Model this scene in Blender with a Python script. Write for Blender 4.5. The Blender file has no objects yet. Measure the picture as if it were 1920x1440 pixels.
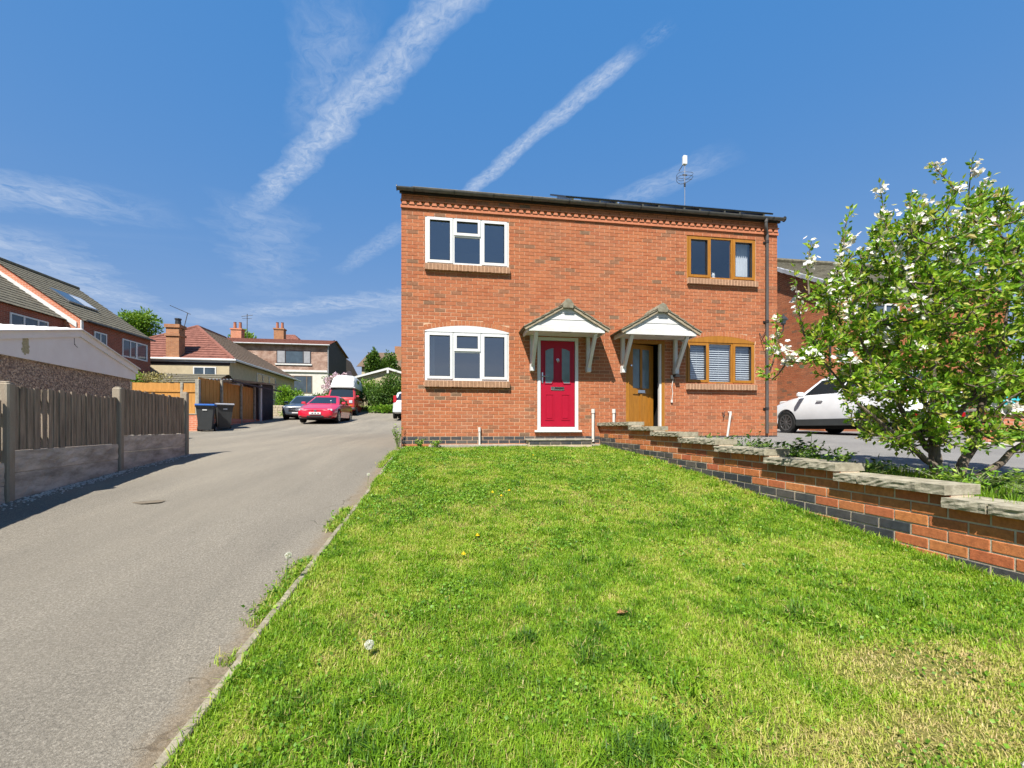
import bpy, bmesh, math, random
import numpy as np
from mathutils import Vector, Matrix
random.seed(7); rng = np.random.default_rng(11)
R = math.radians
scene = bpy.context.scene
C = scene.collection
# ------------------------------------------------------------------ camera
cam_d = bpy.data.cameras.new('camera'); cam = bpy.data.objects.new('camera', cam_d); C.objects.link(cam)
cam.location = (.892, -8.978, .18); cam.rotation_euler = (R(90), 0, R(-8.7))
cam_d.sensor_width = 36; cam_d.lens = 36*810/1920; cam_d.shift_y = 82/1920
cam_d.clip_start = .05; cam_d.clip_end = 3000
scene.camera = cam
CAM = np.array([.892, -8.978, .18])
# ------------------------------------------------------------------ sky, sun, exposure
SUN_TRAVEL = Vector((.335, .58, -.91)).normalized()
sun_el = math.asin(-SUN_TRAVEL.z)
world = bpy.data.worlds.new('World'); scene.world = world; world.use_nodes = True
wt = world.node_tree; wn = wt.nodes; wl = wt.links; wn.clear()
def wnode(t, **k):
    n = wn.new(t)
    for a, b in k.items(): setattr(n, a, b)
    return n
w_out = wnode('ShaderNodeOutputWorld'); w_bg = wnode('ShaderNodeBackground'); w_bg.inputs[1].default_value = .085
sky = wnode('ShaderNodeTexSky', sky_type='NISHITA', sun_disc=False)
sky.sun_elevation = sun_el; sky.sun_rotation = math.atan2(-SUN_TRAVEL.x, -SUN_TRAVEL.y)
sky.altitude = 100; sky.air_density = 1.0; sky.dust_density = .0; sky.ozone_density = 3.0
def wmath(op, a, b=None, clamp=False):
    n = wnode('ShaderNodeMath', operation=op, use_clamp=clamp)
    for i, x in enumerate((a, b)):
        if x is None: continue
        if isinstance(x, (int, float)): n.inputs[i].default_value = x
        else: wl.new(x, n.inputs[i])
    return n.outputs[0]
tc = wnode('ShaderNodeTexCoord'); sx = wnode('ShaderNodeSeparateXYZ'); wl.new(tc.outputs['Generated'], sx.inputs[0])
dz = wmath('MAXIMUM', sx.outputs[2], .03)
P = (wmath('DIVIDE', sx.outputs[0], dz), wmath('DIVIDE', sx.outputs[1], dz))      # the cloud deck seen as a flat layer overhead
pv = wnode('ShaderNodeCombineXYZ'); wl.new(P[0], pv.inputs[0]); wl.new(P[1], pv.inputs[1])
def wnoise(scale, detail, rough, vec, dist=0.):
    n = wnode('ShaderNodeTexNoise'); n.inputs['Scale'].default_value = scale; n.inputs['Detail'].default_value = detail
    n.inputs['Roughness'].default_value = rough; n.inputs['Distortion'].default_value = dist; wl.new(vec, n.inputs['Vector']); return n.outputs[0]
n_warp = wnoise(5., 3, .6, pv.outputs[0])
def streak(a, b, w, gain, fl, across=15., along=11., fade=(.12, .12)):
    ax, ay = a; bx, by = b; L = math.hypot(bx-ax, by-ay); ux, uy = (bx-ax)/L, (by-ay)/L
    qx = wmath('SUBTRACT', P[0], ax); qy = wmath('SUBTRACT', P[1], ay)
    t = wmath('ADD', wmath('MULTIPLY', qx, ux), wmath('MULTIPLY', qy, uy))
    d = wmath('SUBTRACT', wmath('MULTIPLY', qy, ux), wmath('MULTIPLY', qx, uy))
    d = wmath('ADD', d, wmath('MULTIPLY', wmath('SUBTRACT', n_warp, .5), w*1.5))
    prof = wmath('SUBTRACT', 1., wmath('ABSOLUTE', wmath('DIVIDE', d, w)), True)
    prof = wmath('MULTIPLY', prof, wmath('SUBTRACT', 1.7, wmath('MULTIPLY', prof, .7)))
    f0 = wmath('DIVIDE', t, L*fade[0], True); f1 = wmath('DIVIDE', wmath('SUBTRACT', L, t), L*fade[1], True)
    cv = wnode('ShaderNodeCombineXYZ'); wl.new(wmath('MULTIPLY', t, across/w*.05), cv.inputs[0]); wl.new(wmath('MULTIPLY', d, along/w*.12), cv.inputs[1])
    nz = wnoise(2.2, 9, .70, cv.outputs[0], .55)
    nz = wmath('ADD', fl, wmath('MULTIPLY', wmath('SUBTRACT', nz, .36), 1.7), True)
    return wmath('MULTIPLY', wmath('MULTIPLY', wmath('MULTIPLY', prof, nz), wmath('MULTIPLY', f0, f1)), gain)
S = [streak((.09, .93), (-.9, 2.18), .066, .78, .22, fade=(.02, .2)),
     streak((-.22, 1.0), (-.47, 1.64), .11, .40, .12, fade=(.25, .3)),
     streak((-.8, 2.0), (-1.40, 3.75), .24, .38, .1, fade=(.1, .5)),
     streak((.56, .99), (.50, 1.075), .035, .32, -.1, fade=(.3, .3)),
     streak((.505, 1.065), (.07, 1.89), .042, .72, .27, fade=(.08, .05)),
     streak((1.05, 1.40), (.70, 1.93), .10, .46, .14, fade=(.3, .1)),
     streak((-.17, 2.15), (-.70, 2.96), .07, .36, .2, fade=(.1, .3)),
     streak((-2.4, 2.05), (-1.2, 2.24), .22, .78, .05, fade=(.05, .45)),
     streak((-2.3, 2.4), (-2.72, 4.5), .38, .75, .06, fade=(.1, .4)),
     streak((-2.2, 4.3), (-.1, 3.3), .22, .75, .08, fade=(.3, .05)),
     streak((-1.9, 5.6), (-.1, 3.45), .26, .48, .06, fade=(.3, .1)),
     streak((-2.7, 4.1), (-1.2, 4.75), .34, .5, .06, fade=(.3, .4))]
tot = S[0]
for s in S[1:]: tot = wmath('ADD', tot, s)
mp = wnode('ShaderNodeMapping'); mp.inputs['Scale'].default_value = (.35, .9, 1); mp.inputs['Rotation'].default_value = (0, 0, .5); wl.new(pv.outputs[0], mp.inputs[0])
cir = wnoise(1.1, 6, .6, mp.outputs[0], .8)
cir = wmath('MULTIPLY', wmath('SUBTRACT', cir, .52, True), .9, True)
low = wmath('SUBTRACT', 1., wmath('DIVIDE', sx.outputs[2], .42), True)
tot = wmath('ADD', tot, wmath('MULTIPLY', cir, wmath('MULTIPLY', low, 1.1)), True)
mixc = wnode('ShaderNodeMix', data_type='RGBA'); wl.new(tot, mixc.inputs[0]); vma = wnode('ShaderNodeVectorMath', operation='MULTIPLY_ADD'); vma.inputs[1].default_value = (.67, .34, .10); vma.inputs[2].default_value = (-.05, 1.09, 3.4); wl.new(sky.outputs[0], vma.inputs[0]); vmn = wnode('ShaderNodeVectorMath', operation='MINIMUM'); vmn.inputs[1].default_value = (2.6, 3.2, 4.3); wl.new(vma.outputs[0], vmn.inputs[0]); wl.new(vmn.outputs[0], mixc.inputs[6])
mixc.inputs[7].default_value = (4.5, 4.9, 5.5, 1)
wl.new(mixc.outputs[2], w_bg.inputs[0]); wl.new(w_bg.outputs[0], w_out.inputs[0])
sun_d = bpy.data.lights.new('sun', 'SUN'); sun_o = bpy.data.objects.new('sun', sun_d); C.objects.link(sun_o)
sun_d.energy = 5.0; sun_d.angle = R(.53); sun_d.color = (1, .955, .88)
sun_o.rotation_euler = SUN_TRAVEL.to_track_quat('-Z', 'Y').to_euler(); sun_o.location = (0, -20, 30)
vs = scene.view_settings; vs.view_transform = 'Standard'; vs.look = 'None'; vs.gamma = 1; vs.use_curve_mapping = False; vs.exposure = 1.0
cy_ = scene.cycles; cy_.use_adaptive_sampling = True; cy_.adaptive_threshold = .025; cy_.max_bounces = 5; cy_.diffuse_bounces = 2; cy_.glossy_bounces = 2; cy_.transmission_bounces = 4; cy_.transparent_max_bounces = 8
scene.render.resolution_x = 1024; scene.render.resolution_y = 768

# ------------------------------------------------------------------ materials
MATS = {}
class NT:
    def __init__(s, name):
        s.m = bpy.data.materials.new(name); s.m.use_nodes = True; s.t = s.m.node_tree; s.n = s.t.nodes; s.l = s.t.links
        s.b = s.n['Principled BSDF']; s.o = s.n['Material Output']; MATS[name] = s.m
    def node(s, t, **k):
        n = s.n.new(t)
        for a, b in k.items(): setattr(n, a, b)
        return n
    def put(s, v, sock):
        if isinstance(v, (int, float)): sock.default_value = v
        elif isinstance(v, (tuple, list)): sock.default_value = tuple(v) + ((1,) if len(v) == 3 and len(sock.default_value) == 4 else ())
        else: s.l.new(v, sock)
    def math(s, op, a, b=None, clamp=False):
        n = s.node('ShaderNodeMath', operation=op, use_clamp=clamp); s.put(a, n.inputs[0])
        if b is not None: s.put(b, n.inputs[1])
        return n.outputs[0]
    def pos(s, scale=(1, 1, 1), rot=(0, 0, 0), obj=False):
        mp = s.node('ShaderNodeMapping'); mp.inputs['Scale'].default_value = scale; mp.inputs['Rotation'].default_value = rot
        src = s.node('ShaderNodeTexCoord').outputs['Object'] if obj else s.node('ShaderNodeNewGeometry').outputs['Position']
        s.l.new(src, mp.inputs[0]); return mp.outputs[0]
    def noise(s, scale, detail=4, rough=.6, vec=None, dist=0.):
        n = s.node('ShaderNodeTexNoise'); n.inputs['Scale'].default_value = scale; n.inputs['Detail'].default_value = detail
        n.inputs['Roughness'].default_value = rough; n.inputs['Distortion'].default_value = dist
        s.l.new(vec if vec is not None else s.pos(), n.inputs['Vector']); return n.outputs[0]
    def ramp(s, fac, stops, interp='LINEAR'):
        n = s.node('ShaderNodeValToRGB'); n.color_ramp.interpolation = interp; e = n.color_ramp.elements
        while len(e) < len(stops): e.new(.5)
        for i, (p, c) in enumerate(stops): e[i].position = p; e[i].color = tuple(c) + (1,)
        s.put(fac, n.inputs[0]); return n.outputs[0]
    def mix(s, fac, a, b, bt='MIX'):
        n = s.node('ShaderNodeMix', data_type='RGBA', blend_type=bt); s.put(fac, n.inputs[0]); s.put(a, n.inputs[6]); s.put(b, n.inputs[7]); return n.outputs[2]
    def attr(s, name):
        return s.node('ShaderNodeAttribute', attribute_name=name)
    def bump(s, h, strength=.3, dist=.01):
        n = s.node('ShaderNodeBump'); n.inputs['Strength'].default_value = strength; n.inputs['Distance'].default_value = dist
        s.l.new(h, n.inputs['Height']); s.l.new(n.outputs[0], s.b.inputs['Normal'])
    def base(s, c, rough=.8, spec=.3, metal=0.):
        s.put(c, s.b.inputs['Base Color']); s.put(rough, s.b.inputs['Roughness']); s.b.inputs['Specular IOR Level'].default_value = spec; s.b.inputs['Metallic'].default_value = metal
        return s.m
KB = .76
def spread(c, k): return tuple(max(0, min(1, x*k)) for x in c)
def pm(name, c, rough=.75, var=.22, scale=6., bump=.0, bscale=60., spec=.3, metal=0., fine=.1, c2=None, stretch=(1, 1, 1), obj=False):
    m = NT(name); v = m.pos(stretch, obj=obj); c = spread(c, KB); c2 = spread(c2, KB) if c2 else None
    col = m.ramp(m.noise(scale, 5, .65, v), [(.3, spread(c, 1-var)), (.7, c2 if c2 else spread(c, 1+var))])
    if fine: col = m.mix(fine, col, m.ramp(m.noise(bscale, 3, .7, v), [(.3, (.15, .15, .15)), (.7, (.95, .95, .95))]), 'OVERLAY')
    if bump: m.bump(m.noise(bscale, 4, .7, v), bump, .01)
    return m.base(col, rough, spec, metal)
def brickmat(name, stops, rough=.85):
    m = NT(name); t = m.attr('tone').outputs['Fac']; col = m.ramp(t, stops)
    col = m.mix(.55, col, m.ramp(m.noise(28, 5, .7), [(.28, (.25, .22, .2)), (.72, (.8, .8, .78))]), 'OVERLAY')
    col = m.mix(m.math('MULTIPLY', m.ramp(m.noise(1.3, 5, .6), [(.5, (0, 0, 0)), (.75, (1, 1, 1))]), .16), col, (.3, .22, .16))
    col = m.mix(m.math('MULTIPLY', m.ramp(m.noise(1.7, 5, .65, m.pos((1.6, 1.6, .22))), [(.48, (0, 0, 0)), (.8, (1, 1, 1))]), .38), col, m.mix(.6, col, (.10, .06, .04)))
    m.bump(m.noise(90, 4, .7), .45, .006); return m.base(col, rough, .2)
brick = brickmat('house brick', [(0, (.31, .098, .044)), (.35, (.37, .132, .06)), (.7, (.335, .115, .054)), (.8, (.28, .105, .052)), (.9, (.225, .105, .058)), (1, (.165, .10, .062))])
brick_w = brickmat('garden wall brick', [(0, (.38, .115, .046)), (.4, (.46, .175, .058)), (.75, (.37, .10, .046)), (.88, (.25, .10, .048)), (1, (.15, .09, .055))])
brick_far = brickmat('dark brick', [(0, (.22, .065, .035)), (.5, (.28, .085, .045)), (1, (.15, .05, .03))])
blue_brick = brickmat('blue engineering brick', [(0, (.035, .04, .048)), (.6, (.055, .058, .062)), (1, (.09, .082, .075))], .6)
dentil_m = pm('smooth salmon brick', (.56, .2, .1), .8, .12, 9, .2, 120)
arch_m = brickmat('arch brick', [(0, (.33, .11, .048)), (1, (.39, .145, .065))])
mortar = pm('mortar', (.70, .44, .28), .95, .14, 5, .4, 150)
mortar_w = pm('wall mortar', (.62, .5, .36), .95, .2, 7, .5, 150)
sill_m = pm('sill brick', (.37, .21, .125), .9, .25, 14, .4, 90)
upvc = pm('white plastic', (.78, .78, .77), .35, .03, 3, 0, 30, .5, fine=.02)
white_paint = pm('white painted wood', (.74, .73, .69), .55, .1, 6, .12, 70, c2=(.8, .79, .77))
oak = pm('golden oak foil', (.40, .165, .018), .5, .2, 3, .08, 60, .35, stretch=(8, 8, 1))
red_door = pm('red door skin', (.44, .005, .030), .45, .06, 3, .05, 90, .3, fine=.03)
chrome = pm('chrome', (.75, .75, .76), .18, .05, 5, metal=1., fine=0)
black_plastic = pm('black plastic', (.03, .028, .027), .38, .25, 4, .05, 40, .5)
grey_plastic = pm('weathered grey plastic', (.10, .092, .085), .45, .3, 3, .05, 40, .45, stretch=(3, 3, .4))
white_pipe = pm('white pipe', (.72, .68, .62), .5, .12, 8, fine=.05)
tile_m = pm('concrete roof tile', (.15, .125, .095), .95, .35, 9, .6, 80, c2=(.235, .215, .15))
porch_tile = pm('porch tile', (.27, .225, .15), .95, .35, 11, .6, 90, c2=(.34, .32, .24))
verge_m = pm('verge mortar', (.4, .33, .23), .95, .25, 12, .5, 90)
solar_m = pm('solar panel', (.012, .016, .03), .12, .15, 3, 0, 30, .6, fine=0)
alu = pm('aluminium', (.62, .63, .65), .3, .08, 5, metal=1., fine=0)
room_m = pm('room plaster', (.5, .5, .5), .9, .06, 2, fine=0)
blind_m = pm('white blind', (.78, .79, .8), .5, .03, 3, fine=0)
curtain_m = pm('white curtain', (.85, .85, .86), .8, .05, 6, fine=0)
dark_m = pm('dark void', (.012, .011, .01), .9, .1, 3, fine=0)
concrete = pm('weathered concrete', (.36, .32, .25), .95, .28, 9, .6, 120, c2=(.46, .43, .35))
post_m = pm('fence post concrete', (.46, .36, .26), .95, .25, 7, .5, 90, c2=(.4, .35, .27), stretch=(2, 2, .6))
gravel_board = pm('gravel board', (.52, .44, .35), .95, .4, 4, .9, 45, c2=(.86, .74, .62), stretch=(.6, .6, 2.2))
old_wood = pm('weathered board', (.27, .21, .15), .9, .45, 7, .5, 60, c2=(.50, .40, .30), stretch=(5, 5, .35))
new_wood = pm('orange new board', (.58, .265, .055), .8, .2, 5, .25, 60, c2=(.65, .32, .085), stretch=(5, 5, .4))
coping_m = pm('split-face coping', (.36, .32, .225), .95, .35, 12, .55, 46, c2=(.50, .455, .34))
kerb_m = pm('dirty kerb concrete', (.30, .25, .17), .95, .35, 9, .6, 90, c2=(.42, .37, .27))
white_board = pm('cream garage fascia', (.98, .93, .88), .6, .06, 3, .05, 40, c2=(1., .97, .93), fine=.04)
stain = pm('mossy stain', (.5, .46, .28), .9, .2, 30)
bin_m = pm('bin plastic', (.055, .06, .062), .45, .12, 4, .05, 60, .45)
bin_blue = pm('blue lid plastic', (.035, .13, .42), .4, .12, 4, 0, 60, .45)
bin_grey = pm('faded lid plastic', (.34, .34, .36), .5, .15, 4)
rubber = pm('tyre rubber', (.022, .022, .022), .85, .2, 9, fine=.05)
alloy = pm('alloy', (.6, .6, .61), .3, .06, 5, metal=.9, fine=0)
glass_car = pm('car glass', (.02, .028, .034), .05, .1, 2, 0, 20, .8, fine=0)
lamp_clear = pm('lamp glass', (.6, .62, .64), .12, .15, 12, 0, 20, .7, fine=0)
lamp_red = pm('red lamp', (.5, .012, .02), .15, .1, 5, 0, 20, .6, fine=0)
lamp_amber = pm('amber lamp', (.7, .2, .02), .2, .1, 5, fine=0)
plate_w = pm('plate white', (.8, .8, .78), .4, .04, 3, fine=0)
cream_render = pm('cream render', (.55, .46, .30), .9, .12, 4, .4, 90)
white_render = pm('white render', (.72, .68, .60), .9, .1, 4, .3, 90)
red_tile = pm('red clay tile', (.23, .085, .06), .9, .35, 5, .5, 40, c2=(.31, .13, .095))
pink_tile = pm('bleached hung tile', (.40, .21, .14), .9, .35, 1.6, .4, 50, c2=(.62, .44, .35))
brown_roof = pm('brown roof tile', (.2, .14, .095), .95, .25, 5, .5, 40)
clay = pm('clay pot', (.42, .16, .09), .85, .2, 7)
dark_clad = pm('dark stained cladding', (.055, .04, .045), .7, .3, 6, .3, 60)
galv = pm('corrugated sheet', (.36, .36, .37), .5, .25, 4, .1, 40, .4)
stone_m = pm('cream walling stone', (.52, .44, .31), .95, .25, 9, .6, 60)
bark = pm('bark', (.115, .085, .06), .95, .45, 14, .9, 45, c2=(.25, .2, .15), stretch=(1, 1, .4))
soil = pm('soil', (.10, .075, .05), 1., .4, 14, .8, 60)
teal_m = pm('teal plastic', (.03, .42, .48), .4, .1, 5)
paving = pm('pale paving', (.42, .38, .34), .95, .2, 3, .4, 60)
rubble_m = pm('pale rubble', (.62, .58, .52), .95, .3, 20, .8, 60)
def paint(name, c, coat=1.):
    m = NT(name); m.base(c, .28, .5); m.b.inputs['Coat Weight'].default_value = coat; m.b.inputs['Coat Roughness'].default_value = .04
    m.put(m.ramp(m.noise(2.5, 3), [(.3, spread(c, .95)), (.7, spread(c, 1.05))]), m.b.inputs['Base Color']); return m.m
car_red = paint('red car paint', (.52, .008, .03)); van_red = paint('faded red van paint', (.42, .035, .035), .6)
car_grey = paint('slate grey car paint', (.06, .075, .095)); car_silver = paint('silver car paint', (.52, .54, .56)); car_white = paint('white car paint', (.78, .79, .81))
van_white = pm('white fibreglass roof', (.78, .77, .73), .45, .06, 3, fine=.03)
def glass(name, tint=(.86, .92, .95), refl=.30):
    m = NT(name); tr = m.node('ShaderNodeBsdfTransparent'); tr.inputs[0].default_value = (*tint, 1)
    gl = m.node('ShaderNodeBsdfGlossy'); gl.inputs['Roughness'].default_value = .015; gl.inputs[0].default_value = (.95, .97, 1, 1)
    lw = m.node('ShaderNodeLayerWeight'); lw.inputs[0].default_value = .5
    fac = m.math('ADD', m.math('MULTIPLY', m.math('POWER', lw.outputs['Facing'], 5.), 1.2), .06+refl*.35, True)
    mx = m.node('ShaderNodeMixShader'); m.l.new(fac, mx.inputs[0]); m.l.new(tr.outputs[0], mx.inputs[1]); m.l.new(gl.outputs[0], mx.inputs[2]); m.l.new(mx.outputs[0], m.o.inputs[0]); return m.m
pane_m = glass('window glass', (.7, .72, .73), .58)
pane_c = glass('clear window glass', (.80, .84, .87), .32)
pane_dark = pm('dark window pane', (.07, .10, .13), .06, .25, 1.5, 0, 20, .7, fine=0)
obscure = pm('obscure door glass', (.16, .22, .25), .10, .2, 3, .05, 60, .6, fine=0)
# pebbledash
m = NT('pebbledash'); vo = m.node('ShaderNodeTexVoronoi'); vo.inputs['Scale'].default_value = 40; m.l.new(m.pos(), vo.inputs['Vector'])
m.bump(vo.outputs['Distance'], 1., .02); m.base(m.mix(.8, (.30, .235, .19), m.ramp(vo.outputs['Color'], [(.1, (.09, .07, .06)), (.5, (.32, .24, .18)), (.9, (.66, .52, .38))])), .9, .2); pebble = m.m
# terrace brick, too far to pick apart
def brick_tex(name, c1, c2, mo, rot=(R(90), 0, 0)):
    m = NT(name); b = m.node('ShaderNodeTexBrick'); b.inputs['Scale'].default_value = 1; b.inputs['Brick Width'].default_value = .225; b.inputs['Row Height'].default_value = .075; b.inputs['Mortar Size'].default_value = .006
    b.inputs['Color1'].default_value = (*c1, 1); b.inputs['Color2'].default_value = (*c2, 1); b.inputs['Mortar'].default_value = (*mo, 1)
    g = m.node('ShaderNodeNewGeometry'); s = m.node('ShaderNodeSeparateXYZ'); m.l.new(g.outputs['Position'], s.inputs[0])
    cb = m.node('ShaderNodeCombineXYZ'); m.l.new(m.math('ADD', s.outputs[0], s.outputs[1]), cb.inputs[0]); m.l.new(s.outputs[2], cb.inputs[1]); m.l.new(cb.outputs[0], b.inputs['Vector'])
    m.bump(b.outputs['Fac'], -.5, .01); return m.base(m.mix(.3, b.outputs['Color'], m.ramp(m.noise(3), [(.3, (.3, .3, .3)), (.7, (.7, .7, .7))]), 'OVERLAY'), .9, .2)
terrace_brick = brick_tex('terrace brick', (.30, .085, .05), (.22, .07, .045), (.3, .2, .15))
pier_brick = brick_tex('orange pier brick', (.5, .17, .09), (.42, .14, .075), (.5, .38, .3))
chim_brick = brick_tex('chimney brick', (.36, .16, .075), (.28, .12, .06), (.3, .22, .15))
# asphalt
m = NT('old asphalt'); v = m.pos()
c = m.ramp(m.noise(105, 4, .85, v), [(.3, (.06, .053, .042)), (.5, (.198, .175, .137)), (.7, (.43, .386, .31))])
c = m.mix(m.ramp(m.noise(1.1, 6, .62, m.pos((1, .35, 1), (0, 0, .25))), [(.35, (0, 0, 0)), (.7, (.8, .8, .8))]), c, m.mix(.55, c, (.255, .222, .168)))
c = m.mix(m.ramp(m.noise(.55, 5, .6, m.pos((1, .22, 1), (0, 0, .3))), [(.42, (0, 0, 0)), (.7, (.85, .85, .85))]), c, m.mix(.6, c, (.112, .10, .082)))
vor = m.node('ShaderNodeTexVoronoi', feature='DISTANCE_TO_EDGE'); vor.inputs['Scale'].default_value = .55
wob = m.node('ShaderNodeVectorMath', operation='ADD'); nn = m.node('ShaderNodeTexNoise'); nn.inputs['Scale'].default_value = 4.5; m.l.new(v, nn.inputs['Vector'])
sc = m.node('ShaderNodeVectorMath', operation='SCALE'); sc.inputs['Scale'].default_value = .5; m.l.new(nn.outputs['Color'], sc.inputs[0]); m.l.new(v, wob.inputs[0]); m.l.new(sc.outputs[0], wob.inputs[1]); m.l.new(wob.outputs[0], vor.inputs['Vector'])
sxyz = m.node('ShaderNodeSeparateXYZ'); m.l.new(v, sxyz.inputs[0]); crk = m.math('MULTIPLY', m.math('MULTIPLY', m.math('LESS_THAN', vor.outputs['Distance'], .0028), m.math('GREATER_THAN', m.noise(1.3, 2, .5, v), .47)), m.math('MULTIPLY', m.math('GREATER_THAN', sxyz.outputs[0], -.28), m.math('LESS_THAN', sxyz.outputs[1], -1.)))
c = m.mix(m.math('MULTIPLY', crk, .75), c, (.07, .06, .045))
c = m.mix(m.ramp(m.noise(1.5, 5, .65, m.pos((1., .07, 1), (0, 0, .12))), [(.4, (0, 0, 0)), (.68, (.7, .7, .7))]), c, m.mix(.5, c, (.10, .09, .075)))
vs2 = m.node('ShaderNodeTexVoronoi'); vs2.inputs['Scale'].default_value = 1.6; m.l.new(v, vs2.inputs['Vector'])
spk = m.math('LESS_THAN', vs2.outputs['Distance'], .018); c = m.mix(m.math('MULTIPLY', spk, .7), c, (.7, .68, .62))
dirt = m.math('MULTIPLY', m.ramp(m.math('ADD', m.math('MULTIPLY', m.math('ADD', sxyz.outputs[0], .16), 3.2), m.noise(5., 5, .7, v)), [(.62, (0, 0, 0)), (.95, (1, 1, 1))]), .6); c = m.mix(dirt, c, m.ramp(m.noise(60, 4, .7, v), [(.3, (.10, .07, .04)), (.7, (.27, .20, .12))]))
m.bump(m.noise(230, 3, .8, v), .9, .006); asphalt = m.base(c, .92, .25)
m = NT('right drive asphalt'); c = m.ramp(m.noise(140, 3, .8), [(.3, (.10, .095, .088)), (.7, (.25, .24, .225))]); c = m.mix(.35, c, m.ramp(m.noise(.9, 5), [(.35, (.12, .115, .11)), (.65, (.24, .23, .215))])); m.bump(m.noise(200, 3, .8), .8, .006); asphalt_r = m.base(c, .92, .25)
def leafmat(name, stops, transl=.35, rough=.55, attr='tone'):
    m = NT(name); col = m.ramp(m.attr(attr).outputs['Fac'], stops); m.base(col, rough, .35)
    tl = m.node('ShaderNodeBsdfTranslucent'); m.l.new(m.mix(1., col, (1.0, 1.0, .5), 'MULTIPLY'), tl.inputs[0])
    mx = m.node('ShaderNodeMixShader'); mx.inputs[0].default_value = transl; m.l.new(m.b.outputs[0], mx.inputs[1]); m.l.new(tl.outputs[0], mx.inputs[2]); m.l.new(mx.outputs[0], m.o.inputs[0]); return m.m
grass_m = leafmat('grass', [(0, (.05, .12, .018)), (.2, (.125, .26, .014)), (.45, (.225, .385, .018)), (.66, (.35, .455, .045)), (.85, (.48, .46, .12)), (1, (.58, .45, .22))], .4, .5)
weed_m = leafmat('weed leaf', [(0, (.05, .13, .016)), (.5, (.14, .29, .018)), (1, (.3, .43, .045))], .3, .5)
leaf_m = leafmat('crab apple leaf', [(0, (.085, .20, .016)), (.4, (.19, .36, .022)), (.75, (.34, .48, .045)), (.92, (.48, .47, .10)), (1, (.45, .31, .13))], .45, .4)
hedge_m = leafmat('hedge leaf', [(0, (.025, .06, .012)), (.5, (.06, .13, .016)), (1, (.15, .23, .03))], .3, .5)
tree_m = leafmat('fresh tree leaf', [(0, (.065, .15, .016)), (.5, (.14, .26, .022)), (1, (.26, .36, .05))], .35, .5)
dry_m = leafmat('straw stems', [(0, (.16, .17, .05)), (.5, (.35, .30, .12)), (1, (.5, .42, .22))], .25, .7)
blossom_m = leafmat('white blossom', [(0, (.66, .56, .56)), (.4, (.7, .67, .64)), (1, (.74, .73, .7))], .3, .6)
pink_m = leafmat('pale pink blossom', [(0, (.55, .33, .45)), (.5, (.75, .55, .66)), (1, (.86, .74, .8))], .25, .6)
yellow_m = pm('dandelion yellow', (.8, .55, .01), .7, .1, 60, fine=0)
fluff_m = leafmat('seed head', [(0, (.7, .7, .66)), (1, (.82, .82, .78))], .4, .8)
stem_m = pm('green stem', (.2, .25, .08), .6, .2, 30, fine=0)
m = NT('lawn earth'); c = m.ramp(m.noise(3.2, 5, .65), [(.3, (.09, .12, .02)), (.55, (.15, .16, .035)), (.75, (.24, .19, .08))]); c = m.mix(.5, c, m.ramp(m.noise(120, 3, .8), [(.3, (.12, .12, .1)), (.7, (.85, .85, .8))]), 'OVERLAY'); m.bump(m.noise(70, 4, .7), 1., .02); lawn_earth = m.base(c, 1., .1)
m = NT('rough ground'); c = m.ramp(m.noise(.8, 6, .65), [(.3, (.08, .12, .03)), (.6, (.14, .18, .05)), (.8, (.2, .17, .09))]); m.bump(m.noise(20, 4, .7), 1., .05); ground_m = m.base(c, 1., .1)

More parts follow.
